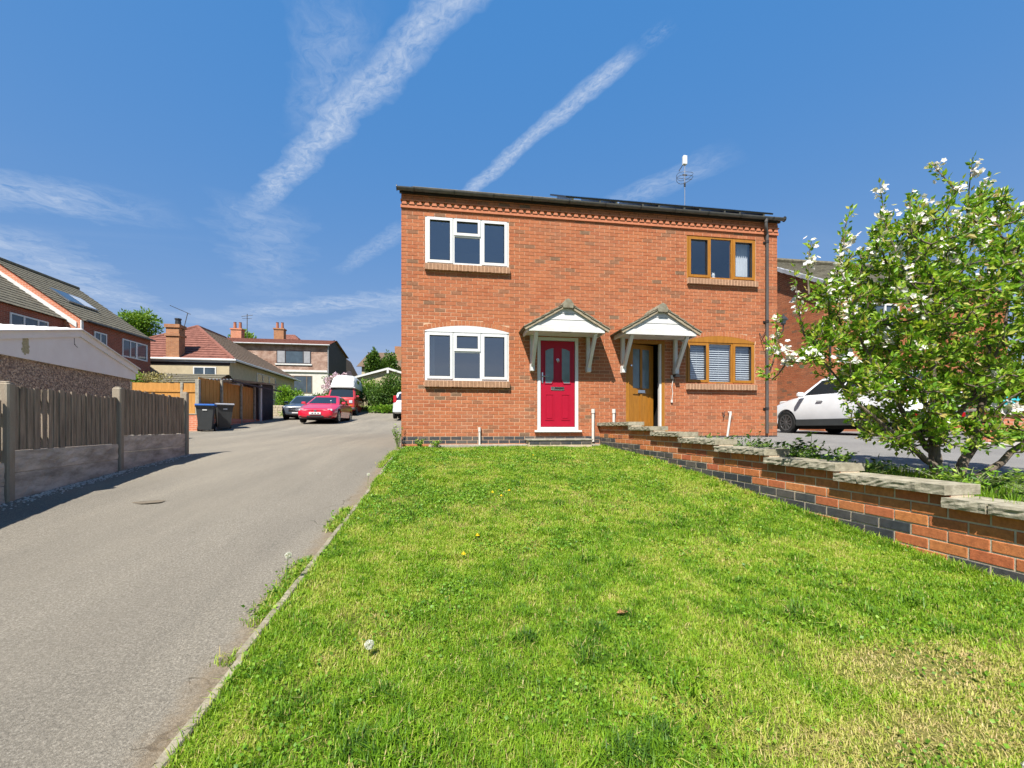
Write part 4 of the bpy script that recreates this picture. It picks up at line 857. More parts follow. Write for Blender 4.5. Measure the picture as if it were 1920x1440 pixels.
b = MB(); b.box(-8.60, -8.52, 15.0, 15.1, .3, 2.4); b.build('door_post', white_paint, shed)

# ------------------------------------------------------------------ terrace on the left
def simple_window(parent, frame, u0, u1, v0, v1, cols, mat, gm, name='window', dep=.03, label=None):
    """frame(u, v, w): w outward"""
    def bx(b, a0, a1, c0, c1, w0, w1): 
        vs = [frame(a0, c0, w0), frame(a1, c0, w0), frame(a1, c1, w0), frame(a0, c1, w0), frame(a0, c0, w1), frame(a1, c0, w1), frame(a1, c1, w1), frame(a0, c1, w1)]
        b.add(vs, [(0, 1, 2, 3), (7, 6, 5, 4), (4, 5, 1, 0), (5, 6, 2, 1), (6, 7, 3, 2), (7, 4, 0, 3)])
    b = MB(); t = .06; bx(b, u0, u1, v0, v0+t, 0, dep); bx(b, u0, u1, v1-t, v1, 0, dep); bx(b, u0, u0+t, v0+t, v1-t, 0, dep); bx(b, u1-t, u1, v0+t, v1-t, 0, dep)
    for c in cols: bx(b, c-.03, c+.03, v0+t, v1-t, 0, dep)
    w = b.build(name, mat, parent, label=label); E = [u0+.03, *cols, u1-.03]
    for i in range(len(E)-1):
        b = MB(); bx(b, E[i]+.03, E[i+1]-.03, v0+t, v1-t, .001, .008); b.build('pane', gm, w)
    return w
ter = thing('terrace_house', 'dark brick terrace with brown tiled roof and skylight beyond the garage', 'house')
XA, XB = -15.1, -15.75
b = MB(); b.box(XA-7.2, XA, 12.9, 17.4, -.5, 5.0); b.prism([(XA-7.2, 12.9, 5.0), (XA, 12.9, 5.0), (XA-3.6, 12.9, 7.6)], (0, 4.5, 0)); b.box(XB-6.6, XB, 2., 12.9, -.5, 4.98); b.build('wall', terrace_brick, ter)
pa = math.atan2(2.65, 3.6); ca, sa = math.cos(pa), math.sin(pa)
tiled_slope((XA+.12, 12.85, 4.93), (0, 1, 0), (-ca, 0, sa), (sa, 0, ca), 4.65, 4.55, .3, .28, 'roof_tiles', tile_m, ter)
tiled_slope((XB+.12, 2., 4.92), (0, 1, 0), (-ca, 0, sa), (sa, 0, ca), 10.88, 4.4, .3, .28, 'roof_tiles', tile_m, ter)
b = MB()
for (x0, z0, L, y0, y1) in ((XA+.1, 4.92, 4.5, 12.86, 17.46), (XB+.1, 4.91, 4.35, 2., 12.86)):
    e = Vector((x0, y0, z0)); t = e+Vector((-ca, 0, sa))*L; f_ = Vector((2*t.x-e.x, y0, z0)); b.add([e, (e.x, y1, e.z), (t.x, y1, t.z), t, f_, (f_.x, y1, f_.z)], [(0, 1, 2, 3), (3, 2, 5, 4)])
b.build('roof', brown_roof, ter)
b = MB(); t = Vector((XA+.1, 0, 4.92))+Vector((-ca, 0, sa))*4.55; b.tube([(t.x, 12.8, t.z+.03), (t.x, 17.5, t.z+.03)], .11, 8); b.build('ridge', tile_m, ter)
# the taller block's gable edge: lit brick, white undercloak
b = MB(); b.prism([(XA+.02, 12.84, 4.2), (XA+.02, 12.84, 4.93), (XA-3.6, 12.84, 7.55), (XA-3.6, 12.84, 6.85)], (0, .055, 0)); b.build('gable_strip', pier_brick, ter)
b = MB(); b.prism([(XA-.15, 12.80, 4.62), (XA-.15, 12.80, 4.86), (XA-3.7, 12.80, 7.42), (XA-3.7, 12.80, 7.18)], (0, .038, 0)); b.build('bargeboard', white_paint, ter)
b = MB(); b.box(XA+.0, XA+.05, 12.80, 12.92, 3.4, 4.95); b.build('corner_board', white_paint, ter)
fa = lambda u, v, w: (XA+w, u, v); fb = lambda u, v, w: (XB+w, u, v)
simple_window(ter, fb, 10.43, 12.06, 3.75, 4.65, (11.0, 11.6), upvc, pane_dark)
simple_window(ter, fa, 13.55, 14.3, 3.75, 4.63, (13.92,), upvc, pane_dark)
simple_window(ter, fa, 15.3, 16.3, 3.75, 4.65, (15.85,), upvc, pane_dark)
w = simple_window(ter, fa, 16.3, 17.1, 3.75, 4.65, (), upvc, pane_dark)
b = MB(); M = Matrix.Translation((XA+.03, 17.1, 3.75)) @ Matrix.Rotation(R(-38), 4, 'Z'); b.box(0, .04, -.75, 0, 0, .07, M=M); b.box(0, .04, -.75, 0, .83, .9, M=M); b.box(0, .04, -.75, -.68, .07, .83, M=M); b.box(0, .04, -.07, 0, .07, .83, M=M); b.build('open_casement', upvc, w)
for (y0, y1, s0, s1) in ((13.9, 14.75, 1.75, 2.75), (14.8, 15.6, 1.75, 2.75)):
    o = Vector((XA+.12, 0, 4.93)); n_ = Vector((sa, 0, ca)); S_ = Vector((-ca, 0, sa)); P_ = lambda y, s, h: o+S_*s+n_*h+Vector((0, y, 0))
    b = MB(); b.prism([P_(y0, s0, .04), P_(y1, s0, .04), P_(y1, s1, .04), P_(y0, s1, .04)], n_*.07); sk = b.build('skylight', alu, ter); b = MB(); b.prism([P_(y0+.06, s0+.06, .11), P_(y1-.06, s0+.06, .11), P_(y1-.06, s1-.06, .11), P_(y0+.06, s1-.06, .11)], n_*.006); b.build('pane', pane_dark if y0 < 14 else lamp_clear, sk)
b = MB(); b.tube([(XA-3.2, 15.5, 7.2), (XA-3.2, 16.8, 7.1)], .015, 5); b.build('aerial', grey_plastic, ter)
b = MB(); b.tube([(XA+.16, 12.95, 4.95), (XA+.16, 17.5, 4.95)], .05, 8); b.build('gutter', black_plastic, ter)

# ------------------------------------------------------------------ bungalow with hipped red roof
bun = thing('bungalow', 'cream bungalow with hipped red tile roof and tall brick chimney', 'house')
bx0, bx1, by0, by1, be = -19.9, -11.68, 19.25, 31.0, 4.25; bg = gl(-12, 19)-.5
b = MB(); b.box(bx0+.35, bx1-.35, by0+.12, by1-.35, bg, be); b.build('wall', cream_render, bun)
ap = Vector((-15.79, 23.3, 7.05)); ap2 = Vector((-15.79, 27., 7.05))
def tri_tiles(A, B_, T1, T2, name, mat, parent, tl=.32):
    """tile courses on a trapezoid A-B (eave) to T1-T2 (top)"""
    A, B_, T1, T2 = map(Vector, (A, B_, T1, T2)); n = (B_-A).cross(T1-A).normalized(); n = n if n.z > 0 else -n; L = ((T1+T2)/2-(A+B_)/2).length; k = int(L/tl); b = MB()
    for i in range(k):
        t0, t1 = i/k, (i+1)/k+.02; a, c, d, e = A.lerp(T1, t0), B_.lerp(T2, t0), B_.lerp(T2, min(t1, 1)), A.lerp(T1, min(t1, 1)); b.add([a+n*.05, c+n*.05, d+n*.01, e+n*.01, a, c], [(0, 1, 2, 3), (4, 5, 1, 0)])
    b.add([A, B_, T2, T1], [(0, 1, 2, 3)]); return b.build(name, mat, parent)
e0, e1, e2, e3 = (bx0, by0, be), (bx1, by0, be), (bx1, by1, be), (bx0, by1, be)
rf = tri_tiles(e0, e1, ap, ap, 'roof', red_tile, bun); tri_tiles(e1, e2, ap, ap2, 'roof_plane', brown_roof, rf); tri_tiles(e2, e3, ap2, ap2, 'roof_plane', red_tile, rf); tri_tiles(e3, e0, ap2, ap, 'roof_plane', red_tile, rf)
b = MB(); b.tube([e1, ap], .12, 8); b.tube([e0, ap], .12, 8); b.tube([ap, ap2], .12, 8); b.build('hip_tiles', red_tile, rf)
b = MB(); b.tube([(bx0, by0-.05, be), (bx1+.05, by0-.05, be), (bx1+.05, by1, be)], .07, 8); b.box(bx0, bx1, by0, by0+.11, be-.16, be-.06); b.build('gutter', white_paint, bun)
b = MB(); b.box(bx0+.3, bx1-.3, by0+.09, by0+.115, be-.30, be-.165); b.build('painted_eaves_shadow', dark_clad, bun)  # dark strip standing in for the shade under the eaves
b = MB(); b.box(-15.42, -14.72, by0+.02, by0+.62, be-.05, 6.1); b.box(-15.48, -14.66, by0-.04, by0+.68, 5.6, 5.75); b.box(-15.48, -14.66, by0-.04, by0+.68, 6.1, 6.3); ch = b.build('chimney', chim_brick, bun)
b = MB(); b.lathe([(.16, 6.32), (.14, 6.6), (.18, 6.63), (.17, 6.7)], (-14.92, by0+.3, 0), 12); b.build('chimney_pot', black_plastic, ch)
b = MB(); b.box(-15.5, -14.64, by0-.06, by0+.3, be-.0, be+.1); b.build('flashing', white_paint, ch)
b = MB(); b.tube([(-14.7, by0+.4, 6.0), (-14.45, by0+.4, 7.1)], .02, 6); b.tube([(-15.2, by0, 7.4), (-14.4, by0+.6, 7.05)], .016, 6); b.build('aerial', grey_plastic, ch)
ff = lambda u, v, w: (u, by0+.12-w, v)
simple_window(bun, ff, -14.0, -12.75, be-1.05, be-.42, (-13.4,), upvc, pane_dark)
fr_ = lambda u, v, w: (bx1-.35+w, u, v)
simple_window(bun, fr_, 23.2, 26.5, be-2.0, be-.25, (24.2, 25.3), white_paint, pane_dark)
# small low pitched garage in front of the bungalow
sg = thing('low_pitched_garage', 'low garage with grey-brown pitched roof in front of the cream bungalow', 'garage')
b = MB(); b.box(-18.5, -11.3, 15.9, 18.6, .3, 2.5); b.prism([(-11.32, 15.9, 2.5), (-11.32, 18.6, 2.5), (-11.32, 17.25, 3.05)], (.03, 0, 0)); b.build('wall', chim_brick, sg)
tri_tiles((-18.7, 15.7, 2.5), (-11.1, 15.7, 2.5), (-18.7, 17.25, 3.14), (-11.1, 17.25, 3.14), 'roof', tile_m, sg); tri_tiles((-11.1, 18.8, 2.5), (-18.7, 18.8, 2.5), (-11.1, 17.25, 3.14), (-18.7, 17.25, 3.14), 'roof_plane', tile_m, sg)

# ------------------------------------------------------------------ tile-hung house on the rise
th_ = thing('tile_hung_house', 'two-storey house with bleached red hung tiles and low roof up the drive', 'house')
hx0, hx1, hy0, hy1 = -21.5, -10.5, 35.3, 43.0; hg = 2.6
b = MB(); b.box(hx0, hx1, hy0, hy1, hg-1, 5.75); b.build('wall', white_render, th_)
b = MB(); k = 0
for r in range(22):
    z0 = 5.75+r*.112; n = 62
    for c in range(n):
        a0 = hx0-.06+c*.18+(.09 if r % 2 else 0); h = random.uniform(0, .008)
        if a0+.18 > hx1+.06: continue
        b.add([(a0+.004, hy0-.075-h, z0), (a0+.176, hy0-.075-h, z0), (a0+.176, hy0-.045-h, z0+.125), (a0+.004, hy0-.045-h, z0+.125)], [(0, 1, 2, 3)], random.random())
b.build('hung_tiles', pink_tile, th_, kind='stuff')
b = MB(); b.box(hx0-.05, hx1+.05, hy0-.04, hy1, 5.751, 8.22); b.build('upper_wall', pink_tile, th_)
b = MB(); b.box(hx1+.051, hx1+.08, hy0+.2, hy1-.1, 3.2, 8.2); b.prism([(hx1+.055, hy0, 8.2), (hx1+.055, hy1, 8.2), (hx1+.055, (hy0+hy1)/2-1.5, 9.2)], (.02, 0, 0)); b.build('side_cladding', dark_clad, th_)
tri_tiles((hx0-.2, hy0-.35, 8.18), (hx1+.3, hy0-.35, 8.18), (hx0-.2, hy0+2.4, 9.12), (hx1+.3, hy0+2.4, 9.12), 'roof', red_tile, th_)
tri_tiles((hx1+.3, hy1+.3, 8.18), (hx0-.2, hy1+.3, 8.18), (hx1+.3, hy0+2.4, 9.12), (hx0-.2, hy0+2.4, 9.12), 'roof_plane', red_tile, th_)
b = MB(); b.tube([(hx0-.2, hy0-.4, 8.15), (hx1+.3, hy0-.4, 8.15)], .07, 8); b.tube([(hx1+.1, hy0-.15, 8.1), (hx1+.1, hy0-.15, 3.2)], .05, 8); b.build('gutter', galv, th_)
ff = lambda u, v, w: (u, hy0-.08-w, v)
simple_window(th_, ff, -15.1, -12.0, 6.35, 7.6, (-14.3, -12.7), dark_clad, pane_dark); simple_window(th_, ff, -19.1, -18.0, 6.35, 7.5, (), dark_clad, pane_dark)
b = MB(); b.box(-15.2, -11.9, hy0-.16, hy0-.08, 6.2, 6.33); b.build('sill', white_paint, th_)
for q in ((-15.02, -14.36), (-12.64, -12.08)): b = MB(); b.box(q[0], q[1], hy0-.105, hy0-.1, 6.42, 7.53); b.build('curtain', bin_grey, th_)
ff2 = lambda u, v, w: (u, hy0-w, v)
simple_window(th_, ff2, -14.2, -11.9, 3.5, 5.2, (-13.6, -12.4), brown_roof, pane_dark)
b = MB(); b.box(hx0, hx1, hy0-.12, hy0-.002, 5.55, 5.74); b.build('band_course', white_paint, th_)
def chimney_house(name, label, cx_, cy_, w, d, ez, rz, chims, wallm, rm):
    t = thing(name, label, 'house'); b = MB(); b.box(cx_-w/2, cx_+w/2, cy_, cy_+d, 2., ez); b.build('wall', wallm, t)
    A, B_, C_, D = (cx_-w/2-.3, cy_-.3, ez), (cx_+w/2+.3, cy_-.3, ez), (cx_+w/2+.3, cy_+d+.3, ez), (cx_-w/2-.3, cy_+d+.3, ez); T1, T2 = Vector((cx_-.6, cy_+d/2, rz)), Vector((cx_+.6, cy_+d/2, rz))
    r = tri_tiles(A, B_, T1, T2, 'roof', rm, t); tri_tiles(B_, C_, T2, T2, 'roof_plane', rm, r); tri_tiles(C_, D, T2, T1, 'roof_plane', rm, r); tri_tiles(D, A, T1, T1, 'roof_plane', rm, r)
    for (x, y_, z0, z1, cm) in chims:
        b = MB(); b.box(x-.55, x+.55, y_-.4, y_+.4, z0, z1); b.box(x-.62, x+.62, y_-.47, y_+.47, z1, z1+.15); c = b.build('chimney', cm, t)
        for s in (-.28, .28): b = MB(); b.lathe([(.17, z1+.15), (.14, z1+.85), (.17, z1+.9)], (x+s, y_, 0), 10); b.build('chimney_pot', clay, c)
    return t
chh = chimney_house('hipped_house', 'red hipped roof with two chimneys showing above the tile-hung house', -19.2, 47, 8, 8, 8.8, 12.3, [(-22.6, 44.5, 7.5, 11.3, pier_brick), (-18.8, 46.5, 8., 11.9, chim_brick)], pier_brick, red_tile)
b = MB(); b.tube([(-21.6, 44.5, 9.), (-21.6, 44.5, 13.2)], .04, 6); b.tube([(-22.2, 44.5, 12.9), (-21.0, 44.5, 13.1)], .03, 6); b.tube([(-22.0, 44.2, 12.6), (-21.3, 44.9, 12.8)], .02, 6); b.build('aerial', grey_plastic, chh)
# gabled houses behind, to the right
gh = thing('gabled_house', 'brown steep-gabled house behind the tile-hung one', 'house')
def gable(t, x0, x1, y0, y1, zg, ze, zr, wm, rm):
    xm = (x0+x1)/2; b = MB(); b.box(x0, x1, y0, y1, zg, ze); b.prism([(x0, y0, ze), (x1, y0, ze), (xm, y0, zr)], (0, y1-y0, 0)); b.build('wall', wm, t)
    tri_tiles((x0-.25, y1, ze-.2), (x0-.25, y0-.2, ze-.2), (xm, y1, zr+.08), (xm, y0-.2, zr+.08), 'roof', rm, t); tri_tiles((x1+.25, y0-.2, ze-.2), (x1+.25, y1, ze-.2), (xm, y0-.2, zr+.08), (xm, y1, zr+.08), 'roof_plane', rm, t)
gable(gh, -13.5, -11.0, 46, 54, 2, 6.6, 9.3, white_render, brown_roof)
b = MB(); b.box(-12.0, -10.4, 45.2, 46.5, 2, 6.4); b.build('bay', brown_roof, gh); tri_tiles((-12.2, 45., 6.4), (-10.2, 45., 6.4), (-11.8, 46.4, 7.1), (-10.6, 46.4, 7.1), 'bay_roof', dark_clad, gh)
simple_window(gh, lambda u, v, w: (u, 45.2-w, v), -11.8, -10.6, 4.7, 6.1, (-11.2,), upvc, pane_dark)
sg2 = thing('beige_garage', 'beige garage with shallow gabled roof behind the big green shrub', 'garage')
gable(sg2, -6.3, -1.4, 28.2, 34, 1.2, 4.35, 5.05, cream_render, galv)
b = MB(); b.prism([(-6.6, 27.95, 4.20), (-6.6, 27.95, 4.36), (-3.85, 27.95, 5.17), (-1.1, 27.95, 4.36), (-1.1, 27.95, 4.20), (-3.85, 27.95, 5.0)], (0, .05, 0)); b.build('bargeboard', white_paint, sg2)
b = MB(); b.box(-3.95, -3.78, 27.9, 27.945, 4.7, 5.05); b.build('finial', white_paint, sg2)
fh = thing('far_brown_roofed_house', 'far house with brown roof and chimney beyond the beige garage', 'house')
b = MB(); b.box(-10.4, 3, 52, 60, 3, 8.6); b.build('wall', cream_render, fh)
tri_tiles((-11., 51.6, 8.4), (3.2, 51.6, 8.4), (-10., 55.5, 11.0), (3.2, 55.5, 11.0), 'roof', brown_roof, fh)
b = MB(); b.box(-6.2, -5.1, 53.4, 54.4, 8.5, 11.6); b.build('chimney', chim_brick, fh)

# ------------------------------------------------------------------ neighbouring brick house on the right
nb = thing('neighbour_house', 'red brick gabled house behind the white car and blossom tree', 'house', (13.3, 3.64, 0))
NW, ND, NE = 7.5, 7.2, 5.02
b = MB(); b.add([(0.008, 0, -.5), (0.008, ND, -.5), (0.008, ND, NE), (0.008, ND/2, NE+2.05), (0.008, 0, NE)], [(0, 1, 2, 3, 4)]); b.add([(0, .008, -.5), (NW, .008, -.5), (NW, .008, NE), (0, .008, NE)], [(0, 1, 2, 3)]); b.box(.01, NW, .01, ND, -.5, NE-.05); nwall = b.build('wall', mortar, nb)
def gt(v):
    if v < NE: return (0, ND)
    t = (v-NE)/2.05*ND/2; return (t, ND-t)
joined_bricks(courses(ND, -.3, 7.0, .225, .075, top=gt), lambda u, v, w: (-w, u, v), 'brick_courses', brick, nwall)
joined_bricks(courses(NW, -.3, 4.7, .225, .075), lambda u, v, w: (u, -w, v), 'brick_courses', brick, nwall)
b = MB(); b.box(-.03, NW, -.05, .01, 4.72, 4.8); b.box(-.03, NW, -.07, .01, 4.9, 4.98); b.build('corbel_band', dentil_m, nb)
pn = math.atan2(2.05, ND/2); cn, sn2 = math.cos(pn), math.sin(pn)
tiled_slope((-.16, -.2, NE-.05), (1, 0, 0), (0, cn, sn2), (0, -sn2, cn), NW, 4.4, .3, .3, 'roof_tiles', tile_m, nb)
b = MB(); b.add([(-.1, -.15, NE-.05), (NW, -.15, NE-.05), (NW, ND/2, NE+2.1), (-.1, ND/2, NE+2.1), (-.1, ND+.15, NE-.05), (NW, ND+.15, NE-.05)], [(0, 1, 2, 3), (3, 2, 5, 4)]); nr = b.build('roof', tile_m, nb)
for i in range(13):
    s = i*.32; o = Vector((-.2, -.22, NE-.06))+Vector((0, cn, sn2))*s; M = Matrix.Translation(o) @ Matrix.Rotation(pn+R(2.5), 4, 'X'); b = MB(); b.bbox(-.03, .10, 0, .34, -.10, .035, .008, M=M); b.build('verge_tile', galv, nr)
b = MB(); b.tube([(-.1, ND/2, NE+2.17), (NW, ND/2, NE+2.17)], .11, 8); b.build('ridge', tile_m, nr)
b = MB(); b.tube([(.0, -.14, NE-.02), (NW, -.14, NE-.02)], .055, 8); b.tube([(.18, -.06, NE-.1), (.18, -.06, 0)], .036, 8); b.build('gutter', black_plastic, nb)
fn = lambda u, v, w: (u, -w, v)
for (v0, v1) in ((3.3, 4.4), (1.0, 2.1)): simple_window(nb, fn, 1.2, 2.9, v0, v1, (1.75, 2.35), upvc, pane_dark, dep=.04)
b = MB(); b.bbox(-.2, -.01, 1.0, 1.7, .0, 1.15, .02); b.build('meter_box', upvc, nb)
b = MB(); b.bbox(-.12, -.005, 2.2, 2.32, 2.0, 2.15, .02); b.build('flue', black_plastic, nb)

# ------------------------------------------------------------------ vehicles
def bool_cut(me, cutter_me):
    a = bpy.data.objects.new('tmp_a', me); c = bpy.data.objects.new('tmp_c', cutter_me); C.objects.link(a); C.objects.link(c)
    md = a.modifiers.new('b', 'BOOLEAN'); md.operation = 'DIFFERENCE'; md.object = c; md.solver = 'EXACT'
    bpy.context.view_layer.update(); dg = bpy.context.evaluated_depsgraph_get(); out = bpy.data.meshes.new_from_object(a.evaluated_get(dg))
    bpy.data.objects.remove(a); bpy.data.objects.remove(c); return out
def catmull(pts, n):
    pts = np.array(pts, float); t = np.linspace(0, len(pts)-1, n); out = []
    for k in t:
        i = min(int(k), len(pts)-2); f = k-i; p0, p1, p2, p3 = pts[max(i-1, 0)], pts[i], pts[i+1], pts[min(i+2, len(pts)-1)]
        out.append(.5*((2*p1)+(-p0+p2)*f+(2*p0-5*p1+4*p2-p3)*f*f+(-p0+3*p1-3*p2+p3)*f**3))
    return np.array(out)
def vehicle(name, label, cat, loc, rz, spec, group=None):
    t = thing(name, label, cat, loc, rz, group); S = spec; pm_ = S['paint']; L = S['L']
    st = catmull(S['stations'], 34); b = MB(); rings = []
    for (y, hw, zb, zt) in st:
        h = zt-zb; half = [(0, zb), (hw*.80, zb), (hw*.955, zb+.07), (hw*.99, zb+h*.30), (hw, zb+h*.52), (hw*.985, zb+h*.72), (hw*.955, zt-.055), (hw*.86, zt-.008), (hw*.45, zt+.018), (0, zt+.024)]
        rings.append([(x, y, z) for x, z in half]+[(-x, y, z) for x, z in half[-2:0:-1]])
    n = len(rings[0]); vs = [p for r in rings for p in r]; fs = []
    for i in range(len(rings)-1):
        for k in range(n): fs.append((i*n+k, i*n+(k+1) % n, (i+1)*n+(k+1) % n, (i+1)*n+k))
    fs += [tuple(range(n)), tuple((len(rings)-1)*n+k for k in range(n-1, -1, -1))]
    b.add(vs, fs); me = b.mesh('body', pm_, True); bm = bmesh.new(); bm.from_mesh(me); bmesh.ops.recalc_face_normals(bm, faces=bm.faces); bm.to_mesh(me); bm.free()
    cut = MB(); wr = S['wr']
    for y in S['axles']:
        for s in (-1, 1): cut.lathe([(wr+.055, -.16), (wr+.055, .16)], (s*(S['hw']-.03), y, wr+.01), 26, 'x')
    cm = cut.mesh('cut', dark_m); bm = bmesh.new(); bm.from_mesh(cm); bmesh.ops.recalc_face_normals(bm, faces=bm.faces); bm.to_mesh(cm); bm.free()
    me2 = bool_cut(me, cm); me2.materials.clear(); me2.materials.append(pm_); me2.polygons.foreach_set('material_index', [0]*len(me2.polygons))
    me2.polygons.foreach_set('use_smooth', [True]*len(me2.polygons)); me2.set_sharp_from_angle(angle=R(35)); body = obj('body', me2, t)
    # wheels
    for y in S['axles']:
        for s in (-1, 1):
            x = s*(S['hw']-.11); b = MB(); b.lathe([(wr*.62, -.09), (wr*.94, -.10), (wr, -.07), (wr, .07), (wr*.94, .10), (wr*.62, .09)], (x, y, wr), 28, 'x'); w = b.build('wheel', rubber, t, True)
            b = MB(); xo = x+s*.085; b.lathe([(wr*.68, -.012), (wr*.70, .012), (wr*.62, .012), (wr*.60, -.012)], (xo, y, wr), 26, 'x'); b.lathe([(wr*.13, -.01), (wr*.10, .018)], (xo, y, wr), 12, 'x')
            for k in range(S.get('spokes', 10)):
                a = 2*math.pi*k/S.get('spokes', 10); M = Matrix.Translation((xo, y, wr)) @ Matrix.Rotation(a, 4, 'X'); b.box(-.008, .012, -wr*.045, wr*.045, wr*.10, wr*.64, M=M)
            b.build('rim', alloy, w); b = MB(); b.lathe([(wr*.6, -.02), (wr*.6, .005)], (x+s*.045, y, wr), 20, 'x'); b.build('brake_disc', dark_m, w)
    # cabin
    c = S['cab']; zb, zr = c['z0'], c['z1']
    def ring(y0, y1, wf, wr_, z, ch=.10, bow=.06):
        return [(-wf+ch, y0, z), (0, y0-bow, z), (wf-ch, y0, z), (wf, y0+ch*1.2, z), ((wf+wr_)/2*1.01, (y0+y1)/2, z), (wr_, y1-ch*1.2, z), (wr_-ch, y1, z), (0, y1+bow*.6, z), (-wr_+ch, y1, z), (-wr_, y1-ch*1.2, z), (-(wf+wr_)/2*1.01, (y0+y1)/2, z), (-wf, y0+ch*1.2, z)]
    lo = ring(c['b0'], c['b1'], c['wb'], c['wb']*c.get('rb', .97), zb-.03); hi = ring(c['t0'], c['t1'], c['wt'], c['wt']*c.get('rt', .95), zr-.055); cap = [(x*.86, (y-(c['t0']+c['t1'])/2)*.93+(c['t0']+c['t1'])/2, zr) for x, y, z in hi]
    b = MB(); b.add(lo+hi+cap, [(i, (i+1) % 12, 12+(i+1) % 12, 12+i) for i in range(12)]+[(12+i, 12+(i+1) % 12, 24+(i+1) % 12, 24+i) for i in range(12)]+[tuple(range(24, 36))]); cab = b.build('cabin', c.get('mat', pm_), t, True)
    def gl_quad(idx, f0, f1, h0, h1, nm, mat=glass_car):
        """glass on the cabin facets idx..: along fraction f0-f1, height fraction h0-h1"""
        P_ = [lo[i] for i in idx]; Q = [hi[i] for i in idx]
        def at(f, h):
            k = f*(len(idx)-1); i = min(int(k), len(idx)-2); u = k-i
            a = Vector(P_[i]).lerp(Vector(P_[i+1]), u); d = Vector(Q[i]).lerp(Vector(Q[i+1]), u); return a.lerp(d, h)
        nn = 6; b = MB(); V = []; ctr = Vector((0, (c['b0']+c['b1'])/2, (zb+zr)/2))
        for i in range(nn+1):
            f = f0+(f1-f0)*i/nn
            for h in (h0, h1):
                p = at(f, h); d = (p-ctr); d.z = 0; V.append(p+d.normalized()*.012)
        b.add(V, [(2*i, 2*i+2, 2*i+3, 2*i+1) for i in range(nn)]); b.build(nm, mat, cab)
    gl_quad([0, 1, 2], .02, .98, .12, .96, 'windscreen'); gl_quad([6, 7, 8], .04, .96, c.get('rh', .2), .92, 'rear_window')
    for idx in ([3, 4, 5], [11, 10, 9]):
        for (f0, f1) in c.get('side', ((.06, .46), (.51, .90))): gl_quad(idx, f0, f1, .16, .92, 'side_window')
    # fittings: (part, material, boxes)
    for (nm, mt, boxes) in S['fit']:
        for q in boxes: b = MB(); b.bbox(*q, min(.02, (q[1]-q[0])*.2, (q[3]-q[2])*.2, (q[5]-q[4])*.3)); b.build(nm, mt, body)
    if S.get('mirror'):
        y, z = S['mirror']
        for s in (-1, 1): x = s*(S['hw']+.06); b = MB(); b.bbox(x-.10, x+.10, y-.04, y+.09, z-.06, z+.07, .03); b.build('mirror', pm_, t, True)
    b = MB(); b.box(-S['hw']*.8, S['hw']*.8, .25, L-.25, .14, .30); b.build('underside', dark_m, t)
    return t
def pair(x0, x1, *r): return [(x0, x1, *r), (-x1, -x0, *r)]
zc = lambda x, y: float(dz_drive(np.array(x), np.array(y)))
# red coupe
sp = dict(paint=car_red, L=4.25, hw=.90, wr=.325, axles=(.86, 3.44), spokes=10,
    stations=[(0, .62, .28, .58), (.10, .78, .22, .66), (.45, .88, .19, .74), (1.2, .90, .19, .93), (2.2, .905, .2, .97), (3.3, .91, .2, 1.0), (3.9, .87, .24, .99), (4.15, .78, .28, .93), (4.25, .68, .34, .86)],
    cab=dict(z0=.95, z1=1.40, b0=1.12, b1=3.98, t0=1.98, t1=3.35, wb=.80, wt=.60), mirror=(1.45, 1.0),
    fit=[('headlight', lamp_clear, pair(.50, .76, .045, .17, .55, .65)), ('headlight', black_plastic, pair(.57, .68, .035, .10, .57, .63)), ('grille', black_plastic, [(-.48, .48, .0, .07, .545, .585)]), ('badge', chrome, [(-.05, .05, -.035, -.01, .53, .62)]),
         ('bumper_intake', black_plastic, [(-.38, .38, -.015, .06, .24, .335)]+pair(.48, .72, .03, .13, .26, .33)), ('number_plate', plate_w, [(-.26, .26, -.045, -.02, .385, .495)]), ('plate_characters', grey_plastic, [(-.15, -.07, -.048, -.045, .41, .465), (-.02, .05, -.048, -.045, .41, .465), (.11, .18, -.048, -.045, .41, .465)]),
         ('front_splitter', black_plastic, [(-.7, .7, .02, .1, .195, .215)]), ('tail_lamp', lamp_red, pair(.48, .72, 4.16, 4.24, .74, .86)), ('tax_disc', plate_w, [(.34, .40, 1.34, 1.36, 1.10, 1.14)])])
vehicle('red_coupe', 'bright red two-door coupe parked facing the camera on the drive', 'car', (-5.2, 12.55, zc(-5.2, 14.)-.02), R(0), sp)
# grey saloon behind it
sp = dict(paint=car_grey, L=4.4, hw=.89, wr=.32, axles=(.82, 3.52), spokes=10,
    stations=[(0, .60, .30, .66), (.08, .76, .24, .74), (.4, .86, .2, .82), (1.2, .89, .2, .95), (2.2, .895, .2, .98), (3.4, .89, .2, 1.0), (4.0, .86, .24, 1.0), (4.3, .78, .28, .96), (4.4, .66, .34, .88)],
    cab=dict(z0=.95, z1=1.44, b0=1.15, b1=4.2, t0=1.85, t1=3.6, wb=.80, wt=.61), mirror=(1.4, 1.0),
    fit=[('headlight', lamp_clear, pair(.50, .78, .04, .16, .60, .72)), ('grille', black_plastic, [(-.44, .44, -.01, .06, .42, .64)]), ('grille_bar', chrome, [(-.42, .42, -.025, .0, .52, .55)]), ('badge', chrome, [(-.075, .075, -.04, -.02, .46, .61)]), ('bumper_intake', black_plastic, [(-.66, .66, .0, .08, .24, .33)]), ('number_plate', plate_w, [(-.26, .26, -.03, -.01, .34, .40)]), ('tail_lamp', lamp_red, pair(.5, .74, 4.3, 4.38, .78, .9))])
vehicle('grey_car', 'slate grey saloon car parked behind the red coupe', 'car', (-7.2, 16.3, zc(-7.2, 17.)-.02), R(3), sp)
